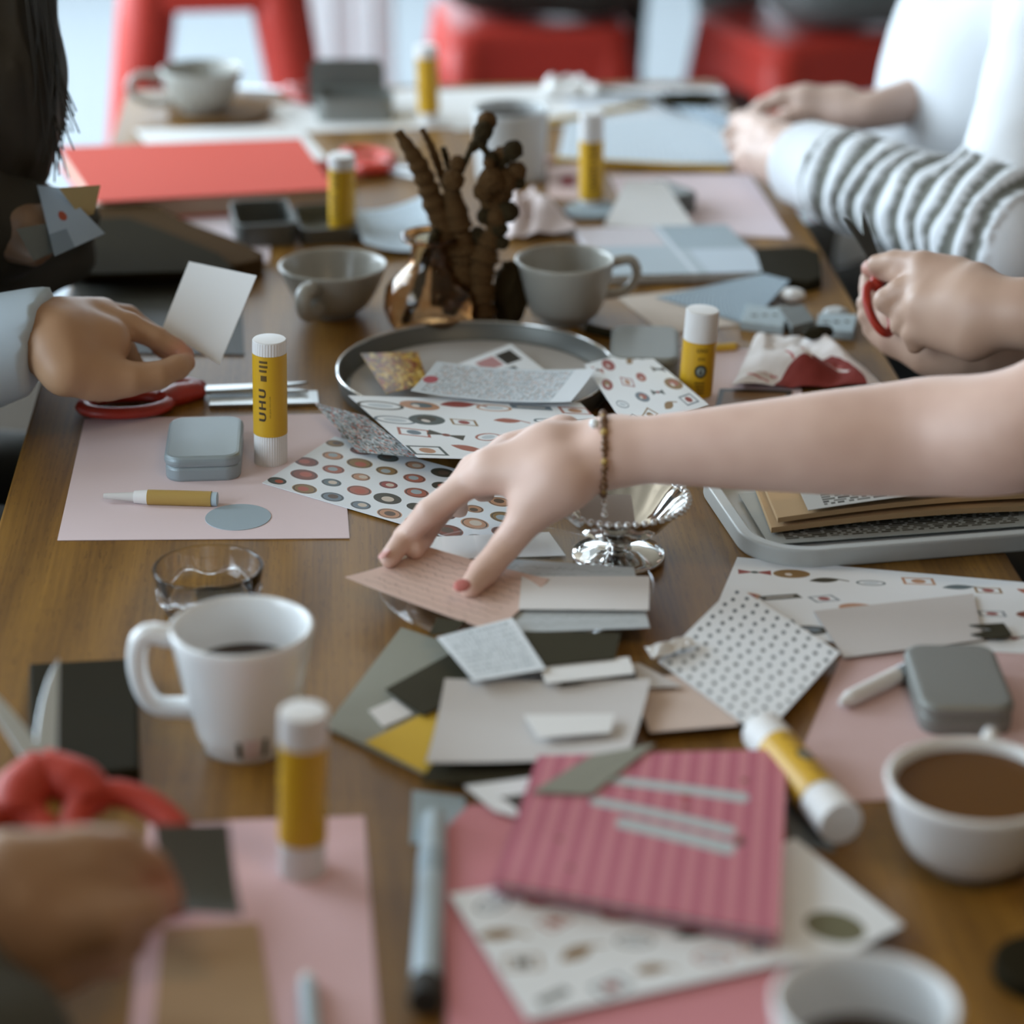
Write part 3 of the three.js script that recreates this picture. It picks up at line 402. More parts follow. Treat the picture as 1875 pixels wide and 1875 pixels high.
{ // shallow grey tray with kraft envelopes
  const w = [P(1316, 905, .0), P(1990, 905, .0), P(1990, 985, .0), P(1400, 1028, .0)], x0 = P(1322, 960).x, z1 = P(1420, 1030).z, W = .30, D = .19, c = V(x0 + W / 2, TY, z1 - D / 2); void w;
  const t = thing('paper_tray', 'shallow pale grey tray with rounded corners below the forearm', 'tray', c); t.rotation.y = .12; const m = mat(lin(.50, .51, .49), .4);
  const a = roundRect(W, D, .05); a.holes.push(roundRect(W - .012, D - .012, .044)); const rim = new THREE.ExtrudeGeometry(a, { depth: .011, bevelEnabled: true, bevelSize: .002, bevelThickness: .002, bevelSegments: 3, curveSegments: 16 }); rim.rotateX(-Math.PI / 2); rim.translate(0, .002, 0); part('rim', rim, m, t);
  const fl = new THREE.ExtrudeGeometry(roundRect(W - .004, D - .004, .048), { depth: .003, bevelEnabled: false, curveSegments: 16 }); fl.rotateX(-Math.PI / 2); fl.translate(0, .0005, 0); part('tray_floor', fl, m, t);
  const cx = P(1375, 930).x; 
  paper('newspaper', 'printed newspaper page lining the shallow grey tray', 'newspaper', [[1352, 905], [1900, 872], [1900, 962], [1408, 998]], .006, printed(textPrint('#a9aca8', '#2b2718', 26, { fat: 1.5 })), { thick: .0006 });
  const kr = mat(lin(.50, .33, .17), .85); paper('kraft_envelope', 'lower brown kraft envelope in the shallow grey tray', 'envelope', [[1380, 890], [1920, 850], [1920, 936], [1412, 976]], .0085, kr, { thick: .0045, bend: (s) => .004 * Math.sin(s * 3) });
  paper('kraft_envelope', 'upper brown kraft envelope with torn newsprint in the grey tray', 'envelope', [[1392, 880], [1920, 835], [1920, 912], [1424, 957]], .0165, kr, { thick: .004, bend: (s) => .004 * Math.sin(s * 3) });
  paper('newsprint_clipping', 'printed newsprint strip on the kraft envelopes', 'newspaper', [[1455, 880], [1920, 845], [1920, 893], [1480, 935]], .0255, printed(textPrint('#b9b6b0', '#241f14', 12, { fat: 1.6 })), { thick: .0005, bend: (s) => .004 * Math.sin(s * 3) }); void cx;
}
{ // brown leather album lying open
  const [g, c] = slab([[172, 399], [240, 394], [290, 404], [350, 434], [420, 460], [478, 488], [474, 500], [440, 508], [140, 512]], .0032, .012, .003); single('album', 'dark brown leather album lying open beside the red book', 'album', g, M.leather, c);
  const [g2, c2] = slab([[180, 404], [235, 402], [290, 422], [400, 468], [430, 498], [150, 506]], .0184, .002, .0004); single('album_page', 'black inner page of the dark leather album', 'paper', g2, M.ink, c2); }
// ---------------------------------------------------------------- loose papers, cards and stickers
const curl = (a, b) => (s, t) => a * Math.pow(Math.abs(s - .5) * 2, 2) + b * Math.pow(Math.abs(t - .5) * 2, 2);
const lift = (s0, t0, k) => (s, t) => k * Math.max(0, 1 - Math.hypot(s - s0, t - t0) * 1.4) ** 2;
const dotPrint = print(768, 768, (x, w, h) => { for (let j = 0; j < 12; j++) for (let i = 0; i < 10; i++) ell(x, w * (.06 + .098 * i + (j % 2 ? .02 : 0)), h * (.05 + .082 * j), 13, 15, pick(['#59646a', '#6f7678', '#454e52'])); });
const ovalPrint = print(896, 640, (x, w, h) => { for (let j = 0; j < 5; j++) for (let i = 0; i < 8; i++) { const cx = (i + .5 + (j % 2 ? .25 : -.2)) * w / 8, cy = (j + .55) * h / 5, r = rr(34, 52), c = pick(stickerTones); ell(x, cx, cy, r, r * 1.05, c); x.strokeStyle = '#3c3a34'; x.lineWidth = 4; x.beginPath(); x.ellipse(cx, cy, r * .86, r * .9, 0, 0, 7); x.stroke(); ell(x, cx + rr(-8, 8), cy + rr(-8, 8), r * .45, r * .5, pick(['#c6b8a8', '#5a4636', '#a9563f', '#9aa6ab'])); } }, '#dfe4e8');
const mosaic = print(768, 384, (x, w, h) => { for (let j = 0; j < 22; j++) for (let i = 0; i < 46; i++) { x.fillStyle = pick(['#5d6a72', '#8796a0', '#b58f80', '#a9b3ba', '#6f5e52', '#c9ced3', '#c9ced3']); x.save(); x.translate(w * (.05 + i * .0178), h * (.08 + j * .04)); x.rotate(-.5); x.fillRect(0, 0, 9, 8); x.restore(); } x.fillStyle = '#dfe5ea'; x.fillRect(w * .87, 0, w * .13, h); ell(x, w * .05, h * .55, 34, 44, '#b04f58'); }, '#ccd4da');
const collage = (a, k = 1) => print(512, 512, (x, w, h) => { for (let i = 0; i < 900; i++) { x.fillStyle = pick(a); x.globalAlpha = .8; x.beginPath(); x.ellipse(rnd() * w, rnd() * h, rr(4, 20) * k, rr(3, 12) * k, rr(0, 3), 0, 7); x.fill(); } x.globalAlpha = 1; }, a[0]);
const yellowPhoto = collage(['#b8912c', '#c9a236', '#6f4a1c', '#8e3f26', '#d8c07a', '#5a3c18'], 2.6), newsDark = collage(['#8f9698', '#4b4a42', '#a4503f', '#c0c4c6', '#5f6466', '#c9a79a', '#353024']);
const sticker1 = stickerPrint(6, 4, 62), sticker2 = stickerPrint(4, 4, 66), sticker3 = stickerPrint(8, 3, 44), sticker4 = stickerPrint(5, 4, 60);
const photoPrint = print(384, 384, (x, w, h) => { x.fillStyle = '#2b261c'; x.fillRect(w * .12, h * .1, w * .3, h * .26); x.fillStyle = '#b98a8a'; x.fillRect(w * .12, h * .4, w * .28, h * .3); x.fillStyle = '#4a4c48'; x.fillRect(w * .5, h * .3, w * .38, h * .5); ell(x, w * .6, h * .5, 50, 60, '#8ea0a8'); });
const scriptPrint = (back, ink) => print(512, 512, (x, w, h) => { x.strokeStyle = ink; x.lineWidth = 5; for (let j = 0; j < 9; j++) { x.globalAlpha = .55; x.beginPath(); let c = w * .08; x.moveTo(c, h * (.1 + j * .1)); while (c < w * .9) { c += rr(6, 18); x.lineTo(c, h * (.1 + j * .1) + rr(-12, 12)); } x.stroke(); } x.globalAlpha = 1; }, back);
const linedPrint = print(512, 512, (x, w, h) => { x.fillStyle = '#9fb0bb'; for (let j = 0; j < 22; j++) x.fillRect(w * .04, h * (.04 + j * .043), w * .92, 3); for (let i = 0; i < 24; i++) x.fillRect(w * (.04 + i * .04), h * .04, 2, h * .92); }, '#d3dde5');
const lacePrint = print(512, 512, (x, w, h) => { x.strokeStyle = '#6d7c86'; x.lineWidth = 5; for (let i = -20; i < 40; i++) { x.beginPath(); x.moveTo(i * 26, 0); x.lineTo(i * 26 + h, h); x.stroke(); x.beginPath(); x.moveTo(i * 26 + h, 0); x.lineTo(i * 26, h); x.stroke(); } }, '#9fafb9');
const sheets = [
  ['craft_paper', 'pale pink sheet under the blue-grey tin and glue stick', 'paper', [[155, 768], [622, 758], [640, 986], [105, 990]], .0003, M.pink],
  ['sticker_sheet', 'sheet of round medallion stickers partly under the reaching hand', 'stickers', [[613, 800], [1015, 908], [905, 1010], [480, 885]], .0012, printed(ovalPrint)],
  ['newspaper_scrap', 'dark colour-printed paper corner against the tray rim', 'paper', [[575, 738, .012], [668, 762, .019], [768, 838, .010], [655, 828, .003]], .0024, printed(newsDark)],
  ['sticker_sheet', 'sheet of bows and badge stickers on the round tray', 'stickers', [[638, 725, .001], [1062, 738, .001], [1178, 850, 0], [765, 838, 0]], .0195, printed(sticker1)],
  ['photo_print', 'yellow flower photograph leaning on the tray rim', 'photo', [[660, 648, .008], [765, 645, .002], [784, 702, 0], [708, 722, .004]], .0125, printed(yellowPhoto, .35)],
  ['photo_sheet', 'white sheet with dark photographs standing up from the tray', 'paper', [[935, 630, .004], [1012, 690, 0], [905, 722, 0], [828, 672, 0]], .0105, printed(photoPrint)],
  ['sticker_sheet', 'sheet of ribbon stickers resting over the tray edge', 'stickers', [[1070, 668, 0], [1175, 640, 0], [1298, 742, .003], [1150, 790, .003]], .0205, printed(sticker2)],
  ['patterned_sheet', 'sheet of tiny blue and rust mosaic print with white margin', 'paper', [[800, 672], [1092, 685], [1045, 746], [752, 726]], .0225, printed(mosaic), { bend: curl(.004, .001) }],
  ['paper_strip', 'white blank strip beside the foot of the silver dish', 'paper', [[765, 985], [1005, 975], [1036, 1018], [770, 1026]], .0022, M.white],
  ['tissue_paper', 'pink translucent script paper between thumb and finger', 'paper', [[788, 1010], [1005, 1068], [905, 1165], [632, 1064]], .0155, printed(scriptPrint('#cfb2a4', '#8a7066'), .8), { bend: curl(.001, .002) }],
  ['printed_sheet', 'pale grey lace-printed sheet on the glass plate', 'paper', [[890, 1022], [1160, 1040], [1190, 1150], [930, 1160]], .0145, printed(scriptPrint('#b8bec0', '#8b9290'), .8)],
  ['blank_card', 'white blank card lying on the glass plate', 'card', [[955, 1056], [1190, 1056], [1188, 1118], [950, 1116]], .0175, M.offwhite],
  ['dark_card', 'small dark green card peeking from under the printed card', 'card', [[800, 1132], [852, 1138], [830, 1162], [785, 1163]], .0185, M.charcoal],
  ['printed_card', 'white card with small print on the paper heap', 'card', [[800, 1168], [938, 1132], [1000, 1226], [868, 1248]], .0210, printed(textPrint('#dfe6eb', '#8e9aa0', 9), .7)],
  ['dark_card', 'dark green card between white strip and white blank card', 'card', [[960, 1157], [1137, 1160], [1126, 1206], [995, 1220]], .0200, M.charcoal],
  ['paper_strip', 'white strip below the dark green card', 'paper', [[985, 1218], [1152, 1204], [1162, 1234], [1000, 1252]], .0186, M.white],
  ['envelope', 'sage green envelope at the edge of the paper heap', 'envelope', [[735, 1153], [962, 1230], [775, 1420], [595, 1335]], .0008, M.sage, { thick: .002 }],
  ['card', 'small pale pink card on the sage envelope', 'card', [[675, 1302], [722, 1280], [757, 1308], [702, 1332]], .0034, M.offwhite],
  ['yellow_card', 'mustard yellow card on the paper heap', 'card', [[668, 1360], [802, 1294], [858, 1340], [782, 1418]], .0046, M.yellow],
  ['dark_envelope', 'dark green envelope on top of the sage envelope', 'envelope', [[838, 1192], [954, 1222], [775, 1312], [706, 1264]], .0064, M.charcoal, { thick: .0012 }],
  ['vellum_sheet', 'translucent pale grey vellum sheet on top of the paper heap', 'paper', [[815, 1258], [1192, 1258], [1150, 1398], [780, 1412]], .0108, M.vellum, { bend: curl(.002, .004) }],
  ['card', 'pale lilac card half under the vellum sheet', 'card', [[905, 1228], [1170, 1215], [1250, 1258], [870, 1270]], .0086, M.vellum],
  ['paper_strip', 'white torn strip lying across the vellum sheet', 'paper', [[960, 1310], [1125, 1308], [1118, 1342], [985, 1352]], .0172, M.white],
  ['beige_card', 'plain beige card beside the dotted sheet', 'card', [[1150, 1245], [1346, 1225], [1352, 1328], [1190, 1342]], .0058, M.beige],
  ['green_card', 'grey-green card sticking out over the striped notebook', 'card', [[1082, 1384], [1200, 1362], [1082, 1456], [972, 1452]], .0225, M.sage],
  ['sticker_sheet', 'white sheet of grey dot stickers in a slanted grid', 'stickers', [[1345, 1072], [1538, 1196], [1396, 1350], [1205, 1212]], .0078, printed(dotPrint)],
  ['sticker_sheet', 'white sheet of shell and badge stickers below the grey tray', 'stickers', [[1350, 1021], [1930, 1072], [1920, 1200], [1290, 1162]], .0008, printed(sticker3)],
  ['vellum_sheet', 'translucent grey vellum sheet over the shell stickers', 'paper', [[1490, 1120], [1782, 1088], [1800, 1172], [1545, 1205]], .0030, M.vellum],
  ['craft_paper', 'pink sheet under the dull grey tin and white pen', 'paper', [[1545, 1192], [1990, 1170], [2000, 1445], [1425, 1475]], .0002, M.rose],
  ['sticker_sheet', 'blurred sheet of large stickers under the striped notebook', 'stickers', [[822, 1638], [1335, 1560], [1475, 1755], [966, 1868]], .0098, printed(sticker4)],
  ['card', 'white card with a grey-green oval under the white mug rim', 'card', [[1300, 1610], [1455, 1535], [1654, 1695], [1500, 1775]], .0082, printed(print(384, 384, (x, w, h) => ell(x, w * .48, h * .78, 90, 60, '#6f6d52', .4)))],
  ['card', 'white scrap with a black triangle above the pink folder', 'card', [[850, 1440], [1000, 1420], [960, 1500], [905, 1486]], .0100, printed(print(256, 256, (x, w, h) => { x.fillStyle = '#2a2416'; x.beginPath(); x.moveTo(w * .35, h * .5); x.lineTo(w * .95, h * .4); x.lineTo(w * .85, h * .95); x.fill(); }))],
  ['blue_paper', 'pale blue paper piece at the tip of the blue marker', 'paper', [[755, 1448], [852, 1460], [850, 1540], [752, 1545]], .0004, paperMat(lin(.36, .45, .50))],
  ['craft_paper', 'pink sheet under the fist and the standing glue stick', 'paper', [[270, 1508], [667, 1495], [702, 1990], [230, 1990]], .0003, paperMat(lin(.70, .46, .47))],
  ['kraft_card', 'brown kraft card on the pink sheet by the fist', 'card', [[300, 1700], [472, 1690], [520, 1990], [270, 1990]], .0012, M.kraft],
  ['dark_sheet', 'dark grey glossy sheet under the raised white card', 'paper', [[138, 500], [440, 498], [447, 650], [112, 645]], .0008, mat(lin(.05, .05, .042), .5, { specularIntensity: .3, side: THREE.DoubleSide })],
  ['craft_paper', 'pale sheet under the open dark tin', 'paper', [[262, 392], [505, 380], [492, 482], [300, 480]], .0001, paperMat(lin(.72, .63, .66))],
  ['white_sheet', 'white photo sheet sticking out behind the red book', 'paper', [[246, 238], [545, 230], [640, 335], [330, 345]], .0001, M.white],
  ['white_sheet', 'white sheet under the open grey tin', 'paper', [[475, 196], [760, 163], [850, 232], [545, 242]], .0003, M.white],
  ['white_sheet', 'large white sheet at the far end of the table', 'paper', [[745, 168], [1090, 156], [1180, 222], [835, 238]], .0009, M.white],
  ['white_sheet', 'white sheet under the dark scissors at the far end', 'paper', [[1010, 160], [1325, 162], [1330, 232], [1060, 215]], .0016, printed(textPrint('#dfe4ea', '#b4bcc4', 8), .8)],
  ['lined_sheet', 'blue squared sheet behind the long yellow pencil', 'paper', [[1035, 222], [1305, 208], [1350, 300], [1020, 298]], .0024, printed(linedPrint, .8)],
  ['craft_paper', 'pale pink sheet at the table edge under the striped sleeve', 'paper', [[1115, 322], [1372, 318], [1448, 436], [1165, 428]], .0002, paperMat(lin(.74, .63, .66))],
  ['lace_sheet', 'grey net-patterned sheet in front of the booklet', 'paper', [[1200, 545, 0], [1398, 502, .010], [1446, 514, .013], [1372, 594, .002]], .0014, printed(lacePrint, .7)],
  ['tracing_paper', 'beige tracing paper beneath the net-patterned sheet', 'paper', [[1130, 545], [1330, 522], [1380, 592], [1215, 612]], .0004, paperMat(lin(.55, .47, .40))],
  ['newspaper', 'folded pale blue newspaper behind the glass vase', 'newspaper', [[645, 400, .0], [775, 372, .004], [800, 468, .0], [668, 462, .004]], .0008, printed(textPrint('#b9c6cf', '#8fa0ab', 14), .8), { bend: curl(.006, .003) }],
  ['craft_paper', 'pale pink sheet under the crumpled tissue', 'paper', [[1225, 640], [1460, 640], [1470, 740], [1245, 745]], .0002, M.pink],
  ['framed_photo', 'brown photo with a black border under the forearm', 'photo', [[1318, 712], [1450, 716], [1440, 790], [1298, 790]], .0014, printed(print(256, 256, (x, w, h) => { x.fillStyle = '#1e1a10'; x.fillRect(0, 0, w, h); x.fillStyle = '#6d4a22'; x.fillRect(18, 18, w - 36, h - 36); }), .5)],
  ['blue_card', 'slate blue card beneath the lying glue stick', 'card', [[1436, 1475], [1500, 1440], [1528, 1560], [1445, 1545]], .0006, paperMat(lin(.15, .18, .20))],
  ['dark_strip', 'narrow dark strip below the white paper strip', 'paper', [[1022, 1240], [1165, 1228], [1166, 1246], [1028, 1258]], .0146, M.charcoal],
  ['dark_card', 'dark green card showing below the vellum sheet', 'card', [[800, 1385], [1120, 1370], [1080, 1440], [770, 1432]], .0068, M.charcoal],
  ['paper_tag', 'pink paper tag with a red square behind the twigs', 'tag', [[1002, 308], [1064, 300], [1060, 366], [1004, 362]], .0008, printed(print(128, 128, (x, w, h) => { x.fillStyle = '#8f3a3c'; x.fillRect(w * .4, h * .3, w * .45, h * .35); }, '#d9c0bb'), .8)],
];
for (const [n, l, c, q, h, m, o] of sheets) paper(n, l, c, q, h, m, o ?? {});
{ const c = P(436, 947, .001), r = px(60, c); const g = new THREE.CylinderGeometry(r, r, .0006, 56); single('paper_disc', 'round blue-grey paper disc on the pale pink sheet', 'paper', g, M.blueGrey, c); }
{ const s = new THREE.Shape(), k = .0115; s.moveTo(-k * 1.2, k * .8); s.lineTo(k * 1.0, k * .9); s.lineTo(k * 1.1, -k * .7); s.quadraticCurveTo(k * .3, -k * 1.6, -k * 1.4, -k * .5); s.lineTo(k * .2, k * .1); const g = new THREE.ExtrudeGeometry(s, { depth: .0008, bevelEnabled: false }); g.rotateX(-Math.PI / 2); single('dark_cutout', 'small dark leaf-shaped cutout on the shell stickers', 'cutout', g, M.charcoal, P(1815, 1155, .0042)); }
// white folded card that stands like a tent
{ const f = [P(1146, 332, .034), P(1218, 334, .034), P(1276, 422, .0006), P(1106, 413, .0006)], b = [f[0].clone(), f[1].clone(), V(f[1].x + .01, TY + .0006, f[1].z - .03), V(f[0].x, TY + .0006, f[0].z - .03)], c = centre(f), t = thing('folded_card', 'white folded card standing like a tent by grey tin', 'card', c);
  part('front_panel', local(sheetGeo(f, .0006), c), M.white, t); part('back_panel', local(sheetGeo(b, .0006), c), M.white, t); }
// crumpled tissues
function crumple(label, q, h, amp, m, sd, colour) {
  const w = quad(q, h), c = centre(w), n = 30; const fold = (s, t) => { const e = Math.min(1, 6 * Math.min(s, 1 - s, t, 1 - t)); return amp * (.35 + .65 * e) * (Math.abs(noise.noise(s * 2.6 + sd, t * 2.2, sd)) * 1.5 + .28 * Math.abs(noise.noise(s * 7 + sd, t * 6, 2)) + .25); };
  const g = local(sheetGeo(w, .0006, fold, n), c); if (colour) { const col = [], uv = g.attributes.uv; for (let i = 0; i < uv.count; i++) col.push(...colour(uv.getX(i), 1 - uv.getY(i))); g.setAttribute('color', new THREE.Float32BufferAttribute(col, 3)); }
  single('crumpled_tissue', label, 'tissue', g, m, c);
}
crumple('crumpled white tissue with a dark red printed lining', [[1385, 618], [1510, 626], [1615, 712], [1340, 715]], .0016, .016, printed(print(512, 512, (x, w, h) => { x.filter = 'none'; x.fillStyle = '#7d2a22'; x.beginPath(); x.moveTo(w * .28, h); x.quadraticCurveTo(w * .38, h * .74, w * .56, h * .80); x.quadraticCurveTo(w * .6, h * .5, w * .78, h * .58); x.quadraticCurveTo(w * .95, h * .8, w * .9, h); x.fill(); x.strokeStyle = '#b5625f'; x.lineWidth = 9; for (const [a, b, c, d] of [[.1, .8, .3, .88], [.42, .6, .5, .74], [.36, .66, .42, .8], [.66, .62, .8, .74], [.05, .9, .24, .97]]) { x.beginPath(); x.moveTo(w * a, h * b); x.quadraticCurveTo(w * (a + c) / 2, h * (b + .02), w * c, h * d); x.stroke(); } x.strokeStyle = '#d9cfcb'; x.lineWidth = 16; x.beginPath(); x.moveTo(w * .62, h * .7); x.quadraticCurveTo(w * .72, h * .66, w * .82, h * .84); x.stroke(); }, '#dcd6d3'), .85), 4.2);
crumple('crumpled white and pink tissue behind the cup', [[915, 372], [985, 368], [1060, 432], [925, 442]], .0012, .028, mat(lin(.74, .64, .63), .85, { side: THREE.DoubleSide }), 1.3);
crumple('crumpled white paper at the far end behind the tumbler', [[1000, 150], [1060, 150], [1110, 178], [990, 182]], .0022, .018, M.white, 6.1);
crumple('crumpled white napkin beside the grey dot stickers', [[1180, 1190], [1265, 1170], [1275, 1185], [1195, 1210]], .012, .006, M.white, 2.4);
{ const t = single('lens_cap', 'round black lens cap at the table edge by the tea cup', 'cap', lathe([[0, 0], [.026, 0], [.027, .001], [.027, .010], [.025, .012], [0, .012]], 40), M.black, P(1908, 1790)); void t; }
// ---------------------------------------------------------------- people
const cap = (a, b, ra, rb = ra) => ({ a, b, ra, rb, d: b.clone().sub(a), l: Math.max(a.distanceToSquared(b), 1e-9) });
const distCap = (c, x, y, z) => { const px_ = x - c.a.x, py = y - c.a.y, pz = z - c.a.z; let t = (px_ * c.d.x + py * c.d.y + pz * c.d.z) / c.l; t = t < 0 ? 0 : t > 1 ? 1 : t; const dx = px_ - c.d.x * t, dy = py - c.d.y * t, dz = pz - c.d.z * t; return Math.sqrt(dx * dx + dy * dy + dz * dz) - (c.ra + (c.rb - c.ra) * t); };
const smin = (a, b, k) => { const h = Math.max(k - Math.abs(a - b), 0) / k; return Math.min(a, b) - h * h * k * .25; };
const blend = (caps, k) => (x, y, z) => { let d = 1e3; for (const c of caps) d = smin(d, distCap(c, x, y, z), k); return d; };
function boundsOf(caps, pad) { const lo = V(1e9, 1e9, 1e9), hi = lo.clone().negate(); for (const c of caps) for (const [p, r] of [[c.a, c.ra], [c.b, c.rb]]) { lo.min(p.clone().subScalar(r + pad)); hi.max(p.clone().addScalar(r + pad)); } return [lo, hi]; }
function skinOver(fn, [lo, hi], cell, soft = .4) {                                 // surface nets: one smooth closed mesh where fn < 0
  const nx = Math.ceil((hi.x - lo.x) / cell) + 1, ny = Math.ceil((hi.y - lo.y) / cell) + 1, nz = Math.ceil((hi.z - lo.z) / cell) + 1, f = new Float32Array(nx * ny * nz), id = (i, j, k) => (k * ny + j) * nx + i;
  for (let k = 0; k < nz; k++) for (let j = 0; j < ny; j++) for (let i = 0; i < nx; i++) f[id(i, j, k)] = fn(lo.x + i * cell, lo.y + j * cell, lo.z + k * cell);
  const vi = new Int32Array(nx * ny * nz).fill(-1), pos = [], idx = [];
  for (let k = 0; k < nz - 1; k++) for (let j = 0; j < ny - 1; j++) for (let i = 0; i < nx - 1; i++) {
    let sx = 0, sy = 0, sz = 0, n = 0; const c = (a) => f[id(i + (a & 1), j + (a >> 1 & 1), k + (a >> 2))];
    for (let a = 0; a < 8; a++) for (const s of [1, 2, 4]) if (!(a & s)) { const b = a | s, p = c(a), q = c(b); if ((p < 0) !== (q < 0)) { const t = p / (p - q); sx += (a & 1) + (s === 1 ? t : 0); sy += (a >> 1 & 1) + (s === 2 ? t : 0); sz += (a >> 2) + (s === 4 ? t : 0); n++; } }
    if (n) { vi[id(i, j, k)] = pos.length / 3; pos.push(lo.x + (i + sx / n) * cell, lo.y + (j + sy / n) * cell, lo.z + (k + sz / n) * cell); }
  }
  const face = (a, b, c, d, flip) => { if (a < 0 || b < 0 || c < 0 || d < 0) return; flip ? idx.push(a, c, b, a, d, c) : idx.push(a, b, c, a, c, d); };
  for (let k = 1; k < nz - 1; k++) for (let j = 1; j < ny - 1; j++) for (let i = 1; i < nx - 1; i++) {
    const s = f[id(i, j, k)] < 0;
    if (s !== f[id(i + 1, j, k)] < 0) face(vi[id(i, j - 1, k - 1)], vi[id(i, j, k - 1)], vi[id(i, j, k)], vi[id(i, j - 1, k)], !s);
    if (s !== f[id(i, j + 1, k)] < 0) face(vi[id(i - 1, j, k - 1)], vi[id(i - 1, j, k)], vi[id(i, j, k)], vi[id(i, j, k - 1)], !s);
    if (s !== f[id(i, j, k + 1)] < 0) face(vi[id(i - 1, j - 1, k)], vi[id(i, j - 1, k)], vi[id(i, j, k)], vi[id(i - 1, j, k)], !s);
  }
  const g = new THREE.BufferGeometry(); g.setAttribute('position', new THREE.Float32BufferAttribute(pos, 3)); g.setIndex(idx);
  const nor = new Float32Array(pos.length), e = cell * soft; for (let i = 0; i < pos.length; i += 3) { const [x, y, z] = [pos[i], pos[i + 1], pos[i + 2]], v = V(fn(x + e, y, z) - fn(x - e, y, z), fn(x, y + e, z) - fn(x, y - e, z), fn(x, y, z + e) - fn(x, y, z - e)).normalize(); nor[i] = v.x; nor[i + 1] = v.y; nor[i + 2] = v.z; }
  g.setAttribute('normal', new THREE.BufferAttribute(nor, 3)); return g;
}
function tint(g, fn) { const p = g.attributes.position, c = new Float32Array(p.count * 3); for (let i = 0; i < p.count; i++) c.set(fn(p.getX(i), p.getY(i), p.getZ(i)), i * 3); g.setAttribute('color', new THREE.BufferAttribute(c, 3)); return g; }
const skinMat = mat(lin(1, 1, 1), .48, { vertexColors: true, sheen: .15, sheenRoughness: .5 });
const skinTint = (base, tips = []) => (x, y, z) => { const n = .05 * noise.noise(x * 60, y * 60, z * 60) + .04 * noise.noise(x * 14, y * 14, z * 14); let r = base[0] * (1 + n), g = base[1] * (1 + n * 1.4), b = base[2] * (1 + n * 1.4); for (const [p, rad] of tips) { const k = Math.max(0, 1 - Math.hypot(x - p.x, y - p.y, z - p.z) / rad); g *= 1 - .42 * k; b *= 1 - .38 * k; } return [r, g, b]; };
// an arm with its hand: the arm's joints (with radii) run from the shoulder to the wrist; each finger is its own chain
function armHand(arm, palm, fingers, cell = .003, full = false) {
  const armCaps = [], palmCaps = [...palm], line = new THREE.CatmullRomCurve3(arm.map((a) => a[0]), false, 'centripetal'), N = (arm.length - 1) * 10, at = (i) => { const f = i / N * (arm.length - 1), k = Math.min(Math.floor(f), arm.length - 2), t = f - k, q = (n) => arm[Math.max(0, Math.min(arm.length - 1, n))][1]; return [line.getPoint(i / N), q(k) + t * (q(k + 1) - q(k)) + t * (1 - t) * .25 * ((1 - t) * (q(k) - q(k - 1)) - t * (q(k + 2) - q(k + 1)))]; };
  for (let i = 0; i < N; i++) { const [a, ra] = at(i), [b, rb] = at(i + 1); armCaps.push(cap(a, b, ra, rb)); }
  const core = (x, y, z) => { let d = 1e3; for (const c of armCaps) d = Math.min(d, distCap(c, x, y, z)); let e = 1e3; for (const c of palmCaps) e = smin(e, distCap(c, x, y, z), .014); return smin(d, e, full ? .022 : .016); };
  const chains = fingers.map((f) => { const cs = []; for (let i = 0; i + 1 < f.length; i++) cs.push(cap(f[i][0], f[i + 1][0], f[i][1], f[i + 1][1])); return cs; });
  const fn = (x, y, z) => { const c = core(x, y, z); let best = c; for (const ch of chains) { let d = 1e3; for (const k of ch) d = smin(d, distCap(k, x, y, z), .003); best = Math.min(best, smin(c, d, .009)); } return best; };
  return { fn, caps: [...armCaps, ...palmCaps, ...chains.flat()], mesh: (clip) => skinOver(clip ? (x, y, z) => Math.max(fn(x, y, z), clip(x, y, z)) : fn, boundsOf([...armCaps.slice(full ? 0 : -18), ...palmCaps, ...chains.flat()], .008), cell, 1.7), armCaps };
}
function nail(parent, p, dir, upn, s, m) { const g = new THREE.SphereGeometry(1, 14, 10); g.scale(.0052 * s, .0016 * s, .0068 * s); const o = part('nail', g, m, parent); o.position.copy(p); const z = dir.clone().normalize(), x = upn.clone().cross(z).normalize(), y = z.clone().cross(x); o.quaternion.setFromRotationMatrix(new THREE.Matrix4().makeBasis(x, y, z)); return o; }
